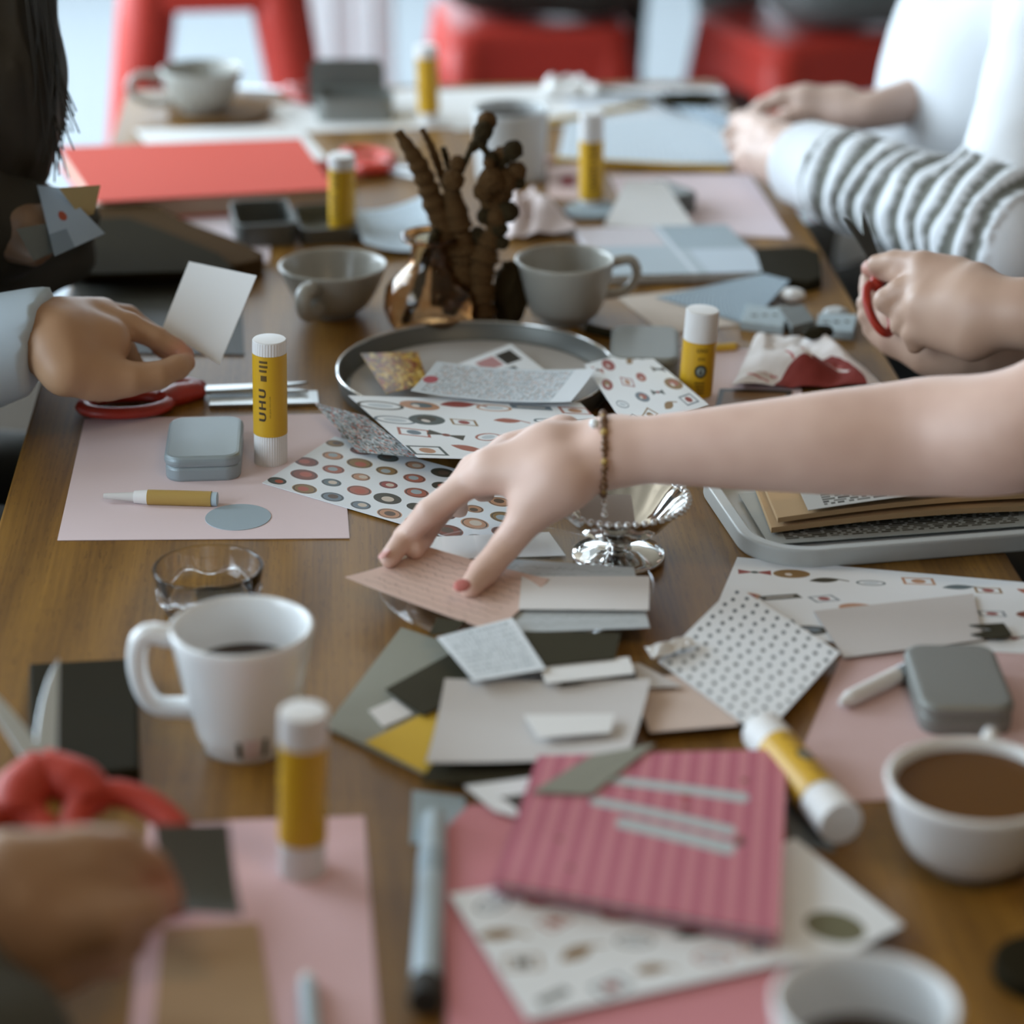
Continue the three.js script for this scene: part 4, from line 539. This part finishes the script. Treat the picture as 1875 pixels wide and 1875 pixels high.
// a seated figure: torso, head, legs; arms are given
function figure(o) {
  const f = V(Math.cos(o.face), 0, -Math.sin(o.face)), r = f.clone().cross(V(0, 1, 0)).normalize(), at = (fx, y, rx) => o.hip.clone().addScaledVector(f, fx).addScaledVector(r, rx).add(V(0, y, 0)), L = o.lean ?? .08, U = o.up ?? 0;
  const j = { hip: o.hip, chest: at(L * .6, .32, 0), neck: at(L, .50, 0), head: at(L * 1.3 + .02, .64 + U, 0), sh: [at(L * .85, .445, -.165), at(L * .85, .445, .165)], hips: [at(0, 0, -.09), at(0, 0, .09)], knees: [at(.40, -.01, -.10), at(.40, -.01, .10)], ankles: [at(.36, -.42, -.10), at(.36, -.42, .10)], toes: [at(.52, -.45, -.11), at(.52, -.45, .11)], f, r };
  j.torso = [cap(at(0, .02, -.07), at(0, .02, .07), .125, .125), cap(at(.01, .08, 0), j.chest, .13, .14), cap(at(L * .5, .28, -.07), at(L * .5, .28, .07), .115, .115), cap(at(L * .8, .42, -.11), at(L * .8, .42, .11), .075, .075)];
  j.legs = [0, 1].flatMap((s) => [cap(j.hips[s], j.knees[s], .088, .062), cap(j.knees[s], j.ankles[s], .06, .04), cap(j.ankles[s], j.toes[s], .042, .035)]);
  const hd = j.head, face = at(L * 1.3 + .055, .62 + U, 0), chin = at(L * 1.3 + .085, .555 + U, 0);
  j.headCaps = [cap(hd.clone().add(V(0, .02, 0)), hd.clone().addScaledVector(f, .02), .085, .085), cap(face, chin, .058, .032), cap(at(L * 1.3 + .108, .625 + U, 0), at(L * 1.3 + .125, .60 + U, 0), .010, .014), ...[-1, 1].map((s) => cap(at(L * 1.3 + .02, .625 + U, s * .085), at(L * 1.3 + .015, .60 + U, s * .085), .014, .010)), cap(at(L * 1.3 + .112, .568 + U, -.014), at(L * 1.3 + .112, .568 + U, .014), .006, .006)];
  j.neckCap = cap(j.neck, hd, .052, .05); return j;
}
function person(label, o) {
  const j = figure(o), t = thing('person', label, 'person', V(o.hip.x, 0, o.hip.z)), off = t.position.clone().negate(), put = (n, g, m) => part(n, g.translate(off.x, off.y, off.z), m, t);
  const bodyCaps = [...j.torso.map((c) => cap(c.a, c.b, c.ra * .92, c.rb * .92)), j.neckCap, ...j.headCaps, ...j.legs.map((c) => cap(c.a, c.b, c.ra * .85, c.rb * .85))], arms = (o.arms ?? []);
  const inner = arms.flatMap((a) => a.armCaps.map((c) => cap(c.a, c.b, c.ra * .93, c.rb * .93))), trunk = blend(bodyCaps, .03), bodyFn = (x, y, z) => { let d = trunk(x, y, z); for (const c of inner) d = Math.min(d, distCap(c, x, y, z)); return d; };
  const geos = [tint(skinOver(bodyFn, boundsOf([...bodyCaps, ...inner], .02), .014), skinTint(o.skin)), ...arms.map((a) => tint(a.mesh(), skinTint(o.skin, a.tips)))];
  const bodyMesh = put('body', mergeGeometries(geos), skinMat);
  const sleeves = (o.sleeves ?? []), shirtBase = blend([...j.torso, cap(j.neck.clone().add(V(0, -.03, 0)), j.neck, .06, .056)], .06);
  const collar = j.neck.clone().add(V(0, .01, 0));
  const sleeveFn = sleeves.map((s) => { const b = blend(s.caps, .03); return (x, y, z) => { let d = b(x, y, z); if (s.end) d = Math.max(d, (x - s.end.p.x) * s.end.n.x + (y - s.end.p.y) * s.end.n.y + (z - s.end.p.z) * s.end.n.z); if (s.fold) d += s.fold(x, y, z); return d; }; });
  const shirtFn = (x, y, z) => { let d = Math.max(shirtBase(x, y, z) - .010, y - collar.y); for (const s of sleeveFn) d = smin(d, s(x, y, z), .03); return d + .004 * noise.noise(x * 16, y * 11, z * 16); };
  const shirtCaps = [...j.torso, ...sleeves.flatMap((s) => s.caps)]; const sg = skinOver(shirtFn, boundsOf(shirtCaps, .03), o.cell ?? .010);
  put('shirt', tint(sg, o.shirtTint ?? (() => o.shirt)), mat(lin(1, 1, 1), .9, { vertexColors: true }));
  put('trousers', skinOver((x, y, z) => blend([...j.legs.filter((_, i) => i % 3 < 2), j.torso[0], cap(j.hips[0].clone().add(V(0, -.03, 0)), j.hips[1].clone().add(V(0, -.03, 0)), .093, .093)], .05)(x, y, z) - .012 + .004 * noise.noise(x * 20, y * 20, z * 20), boundsOf([...j.legs, j.torso[0]], .03), .013), mat(o.trousers ?? lin(.04, .038, .034), .9));
  for (const s of [0, 1]) put('shoe', skinOver(blend([cap(j.ankles[s].clone().add(V(0, -.02, 0)), j.toes[s], .052, .042)], .02), boundsOf([cap(j.ankles[s], j.toes[s], .07, .06)], .02), .012), M.black);
  const hc = j.head.clone().add(V(0, .035, 0)).addScaledVector(j.f, -.022), hair = o.hairCaps ?? [cap(hc, hc.clone().addScaledVector(j.f, .02), .093, .088), cap(hc.clone().addScaledVector(j.f, -.02), j.neck.clone().addScaledVector(j.f, -.05), .075, .04)];
  const hairMesh = put('hair', skinOver((x, y, z) => blend(hair, .03)(x, y, z) + .005 * noise.noise(x * 70, y * 12, z * 70), boundsOf(hair, .02), .010), mat(o.hair ?? lin(.03, .022, .014), .55));
  for (const s of [-1, 1]) { const e = new THREE.SphereGeometry(.011, 12, 8), c = j.head.clone().addScaledVector(j.f, .083).addScaledVector(j.r, s * .032).add(V(0, -.008, 0)); e.translate(c.x, c.y, c.z); put('eye', e, M.ink); }
  for (const x of o.extra ?? []) x(t, put, j);
  return { t, j, put, off, bodyMesh, hairMesh };
}
const J = (u, v, h, r) => [P(u, v, h), r];
const fair = [.68, .465, .38], tan = [.38, .22, .125];
// the reaching arm
{
  const H = V(.93, .52, -1.62), sh = V(.76, 1.05, -1.66);
  const arm = [[sh, .050], [P(1900, 776, .145), .0440], J(1690, 800, .122, .0425), J(1480, 812, .115, .0360), J(1290, 820, .107, .0285), J(1135, 825, .100, .0230)];
  const palm = [cap(P(1120, 810, .100), P(1000, 818, .097), .0165, .0180), cap(P(1115, 842, .096), P(1010, 878, .084), .0160, .0195), cap(P(1010, 830, .096), P(905, 850, .086), .0185, .0140), cap(P(1010, 870, .086), P(890, 872, .080), .0180, .0125), cap(P(1030, 800, .092), P(930, 830, .080), .0170, .0130), cap(P(1040, 880, .084), P(975, 925, .066), .0190, .0150)];
  const F1 = [[P(905, 862, .082), .0135], [P(866, 878, .074), .0120], [P(785, 938, .052), .0098], [P(742, 984, .029), .0088], [P(713, 1022, .0235), .0074]];
  const F2 = [[P(915, 840, .082), .0130], [P(868, 860, .070), .0115], [P(805, 935, .042), .0095], [P(772, 985, .024), .0086], [P(760, 1008, .0225), .0072]];
  const F3 = [[P(935, 828, .080), .0125], [P(885, 850, .066), .0110], [P(838, 905, .036), .0092], [P(832, 925, .026), .0082], [P(842, 932, .022), .0070]];
  const F4 = [[P(960, 820, .078), .0115], [P(918, 838, .064), .0098], [P(884, 880, .040), .0082], [P(882, 900, .030), .0074], [P(892, 905, .026), .0062]];
  const TH_ = [[P(1030, 888, .082), .0185], [P(975, 935, .062), .0145], [P(925, 1000, .038), .0112], [P(885, 1048, .025), .0106], [P(862, 1074, .0225), .0084]];
  const a = armHand(arm, palm, [F1, F2, F3, F4, TH_], .0028, true); a.tips = [[P(705, 1030, .01), .020], [P(852, 1082, .01), .026], [P(765, 1015, .01), .022]];
  const p = person('person reaching over the silver dish with a bare arm and brown bracelet', { hip: H, face: Math.PI, lean: .12, skin: fair, arms: [a], sleeves: [{ caps: [cap(V(.80, 1.0, -1.64), sh.clone().lerp(P(1900, 770, .15), .45), .075, .066)] }], shirt: [.12, .12, .12], hair: lin(.06, .035, .018) });
  const nm = mat(lin(.55, .17, .15), .3); nail(p.bodyMesh, P(846, 1072, .031).sub(p.t.position), P(862, 1074, .022).sub(P(885, 1048, .025)), V(-.1, .9, .5), 1.15, nm); nail(p.bodyMesh, P(704, 1014, .0305).sub(p.t.position), F1[4][0].clone().sub(F1[3][0]), V(-.5, .8, .1), .95, mat(lin(.60, .30, .26), .35));
  // bracelet
  const axis = P(1125, 822, .1).sub(P(1080, 822, .1)).normalize(), mid = P(1104, 825, .0985), e1 = V(0, 1, 0).addScaledVector(axis, -axis.y).normalize(), e2 = axis.clone().cross(e1), b = thing('bracelet', 'brown beaded bracelet with small dangling charms on the wrist', 'bracelet', mid);
  const surf = (ang) => { const d = e1.clone().multiplyScalar(Math.cos(ang)).addScaledVector(e2, Math.sin(ang)); let s = .012; while (s < .05 && a.fn(mid.x + d.x * s, mid.y + d.y * s, mid.z + d.z * s) < .0012) s += .0004; return d.multiplyScalar(s); };
  const bm = mat(lin(.16, .075, .028), .35); for (let i = 0; i < 44; i++) { const g = new THREE.SphereGeometry(.0021 + .0005 * (i % 3), 8, 6); part('bead', g, i % 5 ? bm : M.brassy, b).position.copy(surf(i / 44 * 2 * Math.PI)); }
  const wb = part('white_bead', new THREE.SphereGeometry(.0038, 14, 10), M.china, b); wb.position.copy(surf(.45).addScaledVector(axis, -.007)).add(V(0, .001, 0)); const lo = surf(Math.PI * 1.0); let q = V(0, 9, 0); for (let i = 0; i < 44; i++) { const s = surf(i / 44 * 2 * Math.PI); if (s.y < q.y) q = s; } void lo;
  for (const [dy, s] of [[-.004, .0022], [-.009, .0018], [-.013, .0026]]) part('charm', new THREE.SphereGeometry(s, 10, 8), M.silver, b).position.copy(q.clone().add(V(0, dy, .012)));
}
// the person with dark hair who holds up a white card
{
  const H = V(-.56, .52, -2.26), sh = V(-.42, .96, -2.10);
  const arm = [[sh, .048], [V(-.43, .79, -1.95), .042], [P(40, 612, .092), .029], J(100, 625, .088, .0265)];
  const palm = [cap(P(110, 590, .094), P(185, 580, .088), .022, .017), cap(P(105, 640, .084), P(185, 640, .074), .024, .020), cap(P(120, 680, .070), P(195, 695, .056), .021, .017), cap(P(140, 610, .088), P(200, 620, .080), .022, .017)];
  const F1 = [[P(185, 585, .090), .0135], [P(235, 596, .084), .0115], [P(285, 618, .074), .0098], [P(320, 638, .064), .0088], [P(340, 650, .060), .0076]];
  const F2 = [[P(180, 575, .082), .013], [P(232, 582, .072), .0112], [P(275, 612, .056), .0096], [P(300, 640, .050), .0086]];
  const F3 = [[P(178, 600, .070), .013], [P(225, 640, .052), .011], [P(250, 680, .036), .0095], [P(225, 700, .028), .0085]];
  const F4 = [[P(160, 620, .062), .012], [P(195, 665, .042), .010], [P(200, 710, .026), .0085], [P(180, 722, .022), .0075]];
  const T = [[P(175, 690, .060), .018], [P(235, 694, .056), .0145], [P(288, 688, .055), .0118], [P(325, 672, .056), .0104], [P(340, 664, .057), .0085]];
  const a = armHand(arm, palm, [F1, F2, F3, F4, T], .0028); a.tips = [[P(338, 650, .06), .02]];
  const cuffN = P(110, 625, .088).sub(P(60, 615, .091)).normalize();
  const hairCaps = [[V(-.245, 1.285, -2.26), .080], [V(-.285, 1.275, -2.26), .096], [V(-.345, 1.19, -2.25), .085], [Z(-40, -220, -2.24), .080], [Z(-25, -20, -2.22), .054], [Z(-14, 130, -2.2), .058], [Z(-16, 230, -2.2), .054], [Z(-30, 310, -2.2), .046], [Z(-40, 350, -2.2), .025]];
  const hc = []; for (let i = 0; i + 1 < hairCaps.length; i++) hc.push(cap(hairCaps[i][0], hairCaps[i + 1][0], hairCaps[i][1], hairCaps[i + 1][1]));
  const p = person('person with long dark hair and pale blue cuff holding a white card', { hip: H, face: 0, lean: .22, up: .07, skin: tan.map((x) => x * 1.22), arms: [a], hairCaps: hc, trousers: lin(.06, .058, .05), shirt: [.03, .027, .02],
    sleeves: [{ caps: [cap(sh, V(-.44, .80, -1.96), .066, .056), cap(V(-.43, .79, -1.95), P(80, 612, .090), .056, .041)], end: { p: P(84, 610, .09), n: cuffN } }, { caps: [cap(V(-.42, .96, -2.42), V(-.42, .87, -2.40), .062, .056), cap(V(-.42, .87, -2.40), P(20, 420, .135), .054, .040), cap(P(20, 400, .14), P(140, 400, .105), .036, .022), cap(P(-20, 480, .08), P(120, 470, .06), .045, .030)] }], hair: lin(.022, .016, .008),
    shirtTint: (x, y, z) => (x > -.42 && z > -2.06 && y < .875) ? [.50, .60, .68] : [.030, .025, .016] });
  // loose strands that hang free of the mass
  const strands = []; for (let i = 0; i < 70; i++) { const u0 = rr(60, 112), v0 = rr(-120, 20), u1 = u0 + rr(-15, 35), zz = -2.2 + rr(-.05, .05); strands.push(tube([Z(u0 - 20, v0, zz), Z(u0 - 5, v0 + 120, zz), Z(u0 + rr(-6, 10), v0 + 220, zz), Z(u1, v0 + rr(260, 330), zz)], .0007, 12, 4)); } part('hair_strands', mergeGeometries(strands).translate(p.off.x, p.off.y, p.off.z), mat(lin(.022, .016, .008), .5), p.hairMesh);
  const q = [P(346, 480, .122), P(470, 506, .120), P(402, 668, .048), P(297, 603, .072)], c = centre(q); single('blank_card', 'white blank card held up between finger and thumb', 'card', local(sheetGeo(q, .0007), c), M.white, c);
  // cards in the other hand
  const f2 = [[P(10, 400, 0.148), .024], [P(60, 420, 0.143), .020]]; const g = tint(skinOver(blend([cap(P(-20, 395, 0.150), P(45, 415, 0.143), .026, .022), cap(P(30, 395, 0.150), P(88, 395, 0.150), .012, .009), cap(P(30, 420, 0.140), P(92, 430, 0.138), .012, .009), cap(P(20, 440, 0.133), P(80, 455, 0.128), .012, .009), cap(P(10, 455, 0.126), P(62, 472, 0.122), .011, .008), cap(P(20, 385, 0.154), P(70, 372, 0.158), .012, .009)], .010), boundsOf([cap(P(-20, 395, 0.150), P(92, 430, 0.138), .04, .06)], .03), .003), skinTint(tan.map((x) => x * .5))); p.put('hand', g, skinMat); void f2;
  for (const [n, l, qq, m] of [['photo_card', 'blue-grey photo card with a red mark in the shaded hand', [[68, 340, 0.177], [112, 345, 0.177], [192, 428, 0.140], [100, 470, 0.132]], printed(print(256, 256, (x, w, h) => { ell(x, w * .45, h * .5, 26, 20, '#8a3a22'); x.fillStyle = '#6a7680'; x.fillRect(0, h * .7, w * .4, h * .3); }, '#8b98a4'), .5)], ['paper_card', 'mustard brown card behind the blue-grey photo card', [[108, 345, 0.180], [184, 340, 0.178], [172, 392, 0.154], [150, 400, 0.152]], mat(lin(.34, .25, .11), .8, { side: THREE.DoubleSide })], ['dark_card', 'dark grey card below the blue-grey photo card', [[30, 420, 0.152], [118, 405, 0.152], [130, 450, 0.132], [62, 478, 0.126]], mat(lin(.10, .11, .10), .6, { side: THREE.DoubleSide })]]) { const w = qq.map(([u, v, h]) => P(u, v, h)), c2 = centre(w); single(n, l, 'card', local(sheetGeo(w, .0006), c2), m, c2); }
}
// the person in white with a striped sleeve
{
  const H = V(.745, .54, -2.84), sh1 = V(.80, 1.03, -2.66), el = P(1840, 440, .055), wr = P(1478, 300, .055);
  const arm1 = [[sh1, .035], [el, .028], [wr, .026], J(1450, 285, .056, .026)];
  const palm1 = [cap(P(1455, 265, .064), P(1395, 245, .064), .021, .016), cap(P(1440, 295, .050), P(1385, 275, .050), .022, .016), cap(P(1420, 310, .036), P(1380, 295, .036), .018, .014)];
  const fr = [[[P(1400, 240, .066), .013], [P(1370, 232, .062), .011], [P(1345, 240, .054), .009], [P(1335, 250, .050), .008]], [[P(1392, 258, .058), .013], [P(1362, 255, .052), .011], [P(1342, 268, .044), .009]], [[P(1388, 275, .048), .012], [P(1362, 278, .042), .010], [P(1350, 292, .034), .008]], [[P(1385, 292, .038), .011], [P(1366, 300, .030), .009], [P(1360, 310, .022), .007]], [[P(1420, 250, .068), .016], [P(1385, 225, .068), .012], [P(1360, 218, .064), .010], [P(1345, 222, .060), .008]]];
  const a1 = armHand(arm1, palm1, fr, .0034);
  const arm2 = [[V(.76, 1.02, -2.98), .045], [V(.76, .86, -2.86), .032], [P(1590, 205, .075), .022], J(1545, 200, .074, .0205)];
  const palm2 = [cap(P(1540, 190, .080), P(1475, 182, .084), .020, .016), cap(P(1540, 212, .068), P(1470, 215, .062), .020, .015)];
  const fr2 = [[[P(1475, 178, .086), .013], [P(1430, 180, .084), .0105], [P(1395, 195, .074), .009], [P(1378, 208, .066), .008]], [[P(1472, 190, .078), .012], [P(1450, 185, .072), .010], [P(1440, 205, .06), .0085]], [[P(1470, 200, .070), .012], [P(1452, 210, .060), .009], [P(1460, 222, .052), .008]], [[P(1475, 212, .062), .011], [P(1462, 224, .052), .008]], [[P(1500, 205, .070), .015], [P(1440, 222, .064), .011], [P(1400, 225, .060), .009], [P(1380, 220, .060), .008]]];
  const a2 = armHand(arm2, palm2, fr2, .0034);
  const ax = wr.clone().sub(el), al = ax.length(); ax.normalize();
  const cuffN = ax.clone(); const param = (x, y, z) => ((x - el.x) * ax.x + (y - el.y) * ax.y + (z - el.z) * ax.z) / al;
  const near = (x, y, z) => { const t = param(x, y, z), d = V(x - el.x - ax.x * t * al, y - el.y - ax.y * t * al, z - el.z - ax.z * t * al).length(); return t > -.12 && t < 1.1 && d < .075; };
  const p = person('person in a white top with grey striped rolled sleeve', { hip: H, face: Math.PI, lean: -.08, skin: [.55, .39, .32], arms: [a1, a2], cell: .006, trousers: lin(.04, .04, .038), shirt: [.66, .68, .70], hair: lin(.05, .03, .015),
    sleeves: [{ caps: [cap(sh1, el, .072, .060), cap(el, wr.clone(), .060, .046)], end: { p: wr.clone().addScaledVector(ax, .012), n: cuffN }, fold: (x, y, z) => near(x, y, z) && param(x, y, z) < .84 ? .0035 * Math.sin(param(x, y, z) * 62 + 3 * noise.noise(x * 18, y * 18, z * 18)) : 0 }, { caps: [cap(V(.76, 1.02, -2.98), V(.76, .88, -2.90), .07, .06)] }],
    shirtTint: (x, y, z) => { const t = param(x, y, z); if (near(x, y, z) && t < .84) return Math.sin(t * 62 + 3 * noise.noise(x * 18, y * 18, z * 18)) > .05 ? [.135, .135, .115] : [.66, .68, .70]; return [.68, .70, .72]; } });
  void p;
  const q = [P(1232, 196, .030), P(1300, 198, .052), P(1376, 230, .058), P(1310, 236, .034)], c = centre(q); single('grey_card', 'slate grey card pinched by the person in white', 'card', local(sheetGeo(q, .0007), c), paperMat(lin(.20, .24, .27)), c);
}
// the hands with the dark scissors
{
  const H = V(.96, .54, -2.18), sh = V(.82, 1.0, -2.06);
  const arm = [[sh, .045], [V(.74, .86, -1.92), .040], J(1880, 575, .100, .031), J(1790, 560, .098, .028)];
  const palm = [cap(P(1780, 530, .106), P(1700, 515, .106), .024, .019), cap(P(1790, 575, .094), P(1700, 560, .092), .027, .021), cap(P(1780, 615, .076), P(1710, 600, .074), .022, .018)];
  const fs = [[[P(1700, 512, .106), .0145], [P(1655, 500, .106), .0125], [P(1615, 492, .102), .0105], [P(1594, 492, .100), .0085]], [[P(1695, 535, .098), .0145], [P(1650, 535, .096), .0125], [P(1622, 550, .088), .0105], [P(1640, 570, .08), .009]], [[P(1700, 565, .088), .014], [P(1660, 575, .080), .012], [P(1650, 595, .07), .0095], [P(1670, 605, .064), .0085]], [[P(1705, 595, .076), .013], [P(1672, 610, .066), .0105], [P(1675, 630, .056), .0085]], [[P(1750, 505, .112), .017], [P(1690, 488, .116), .0135], [P(1640, 482, .112), .0115], [P(1606, 484, .108), .009]]];
  const a = armHand(arm, palm, fs, .003); a.tips = [[P(1594, 492, .1), .02]];
  const arm2 = [[V(.84, 1.0, -2.34), .045], [V(.80, .82, -2.16), .040], [P(1760, 640, .04), .028], J(1720, 630, .042, .026)];
  const palm2 = [cap(P(1715, 610, .050), P(1650, 580, .058), .022, .017), cap(P(1705, 640, .036), P(1640, 618, .040), .022, .017)];
  const fs2 = [[[P(1650, 575, .06), .0135], [P(1612, 550, .066), .011], [P(1592, 530, .074), .009], [P(1590, 512, .080), .008]], [[P(1648, 590, .054), .0135], [P(1606, 570, .058), .011], [P(1588, 555, .064), .009], [P(1600, 540, .070), .008]], [[P(1645, 605, .046), .013], [P(1604, 592, .048), .0105], [P(1588, 578, .054), .009]], [[P(1642, 622, .038), .012], [P(1610, 614, .038), .0095], [P(1594, 602, .042), .008]], [[P(1700, 605, .052), .016], [P(1660, 575, .064), .012], [P(1640, 555, .072), .010]]];
  const a2 = armHand(arm2, palm2, fs2, .003);
  person('person with bare forearms cutting with dark scissors beside the table', { hip: H, face: Math.PI, lean: .14, skin: [.50, .33, .245], arms: [a, a2], sleeves: [{ caps: [cap(V(.84, .98, -2.06), sh.clone().lerp(V(.74, .86, -1.92), .4), .072, .064)] }, { caps: [cap(V(.84, .98, -2.32), V(.79, .94, -2.3), .072, .064)] }], shirt: [.05, .05, .048], trousers: lin(.045, .042, .036), hair: lin(.04, .025, .012) });
}
// the fist in front
{
  const H = V(-.62, .52, -1.02), sh = V(-.46, .98, -1.02);
  const arm = [[sh, .048], [V(-.40, .82, -1.05), .042], [P(-60, 1700, .075), .031], J(10, 1690, .075, .029)];
  const palm = [cap(P(20, 1610, .090), P(150, 1590, .088), .026, .021), cap(P(20, 1690, .072), P(150, 1670, .068), .028, .022), cap(P(60, 1760, .050), P(160, 1730, .048), .024, .020)];
  const fs = [[[P(150, 1570, .092), .0145], [P(215, 1560, .090), .0125], [P(272, 1590, .078), .0108], [P(300, 1625, .068), .009]], [[P(150, 1610, .082), .0145], [P(225, 1620, .076), .0125], [P(255, 1660, .060), .0108], [P(215, 1680, .05), .0095]], [[P(150, 1660, .068), .014], [P(225, 1680, .058), .0118], [P(235, 1720, .042), .010], [P(190, 1730, .036), .009]], [[P(150, 1710, .052), .013], [P(212, 1735, .040), .0105], [P(205, 1765, .028), .009]], [[P(90, 1700, .072), .019], [P(190, 1690, .074), .0145], [P(262, 1670, .068), .012], [P(305, 1648, .064), .0095]]];
  const a = armHand(arm, palm, fs, .003); a.tips = [[P(295, 1640, .066), .03]];
  person('person whose tanned fist pinches a grey paper scrap', { hip: H, face: 0, lean: .16, skin: tan, arms: [a], sleeves: [{ caps: [cap(sh, V(-.41, .84, -1.05), .066, .056), cap(V(-.41, .84, -1.05), P(-150, 1720, .075), .052, .042)] }, { caps: [cap(V(-.46, .98, -.86), V(-.42, .80, -.90), .066, .056), cap(V(-.42, .80, -.90), P(10, 1905, .048), .050, .036)] }], shirt: [.075, .078, .068], trousers: lin(.04, .04, .04), hair: lin(.03, .02, .01) });
  const q = [P(283, 1535, .072), P(420, 1532, .070), P(446, 1712, .040), P(312, 1704, .044)], c = centre(q); single('paper_scrap', 'dark grey paper scrap pinched by the tanned fist', 'paper', local(sheetGeo(q, .0006, (s, t) => .010 * Math.pow(Math.abs(t - .45) * 2, 2)), c), mat(lin(.10, .105, .095), .8, { side: THREE.DoubleSide }), c);
}
// two people seated on stools behind
person('seated person in black clothes on a red stool behind table', { hip: V(st2.x + .02, .723, -4.36), face: 1.4, lean: .02, skin: fair, arms: [], shirt: [.025, .02, .012], trousers: lin(.025, .022, .014), sleeves: [-1, 1].map((s) => ({ caps: [cap(V(st2.x + .02 + s * .15, 1.14, -4.44), V(st2.x + s * .16, .90, -4.52), .06, .05), cap(V(st2.x + s * .16, .90, -4.52), V(st2.x + s * .08, .82, -4.68), .048, .038)] })) });
person('seated person in a grey jumper on a red stool behind table', { hip: V(st3.x + .09, .713, -4.30), face: 1.8, lean: .02, skin: fair, arms: [], shirt: [.20, .21, .20], trousers: lin(.17, .175, .165), sleeves: [-1, 1].map((s) => ({ caps: [cap(V(st3.x + s * .15, 1.13, -4.36), V(st3.x + s * .16, .89, -4.46), .06, .05), cap(V(st3.x + s * .16, .89, -4.46), V(st3.x + s * .08, .81, -4.62), .048, .038)] })) });
renderer.render(scene, camera);
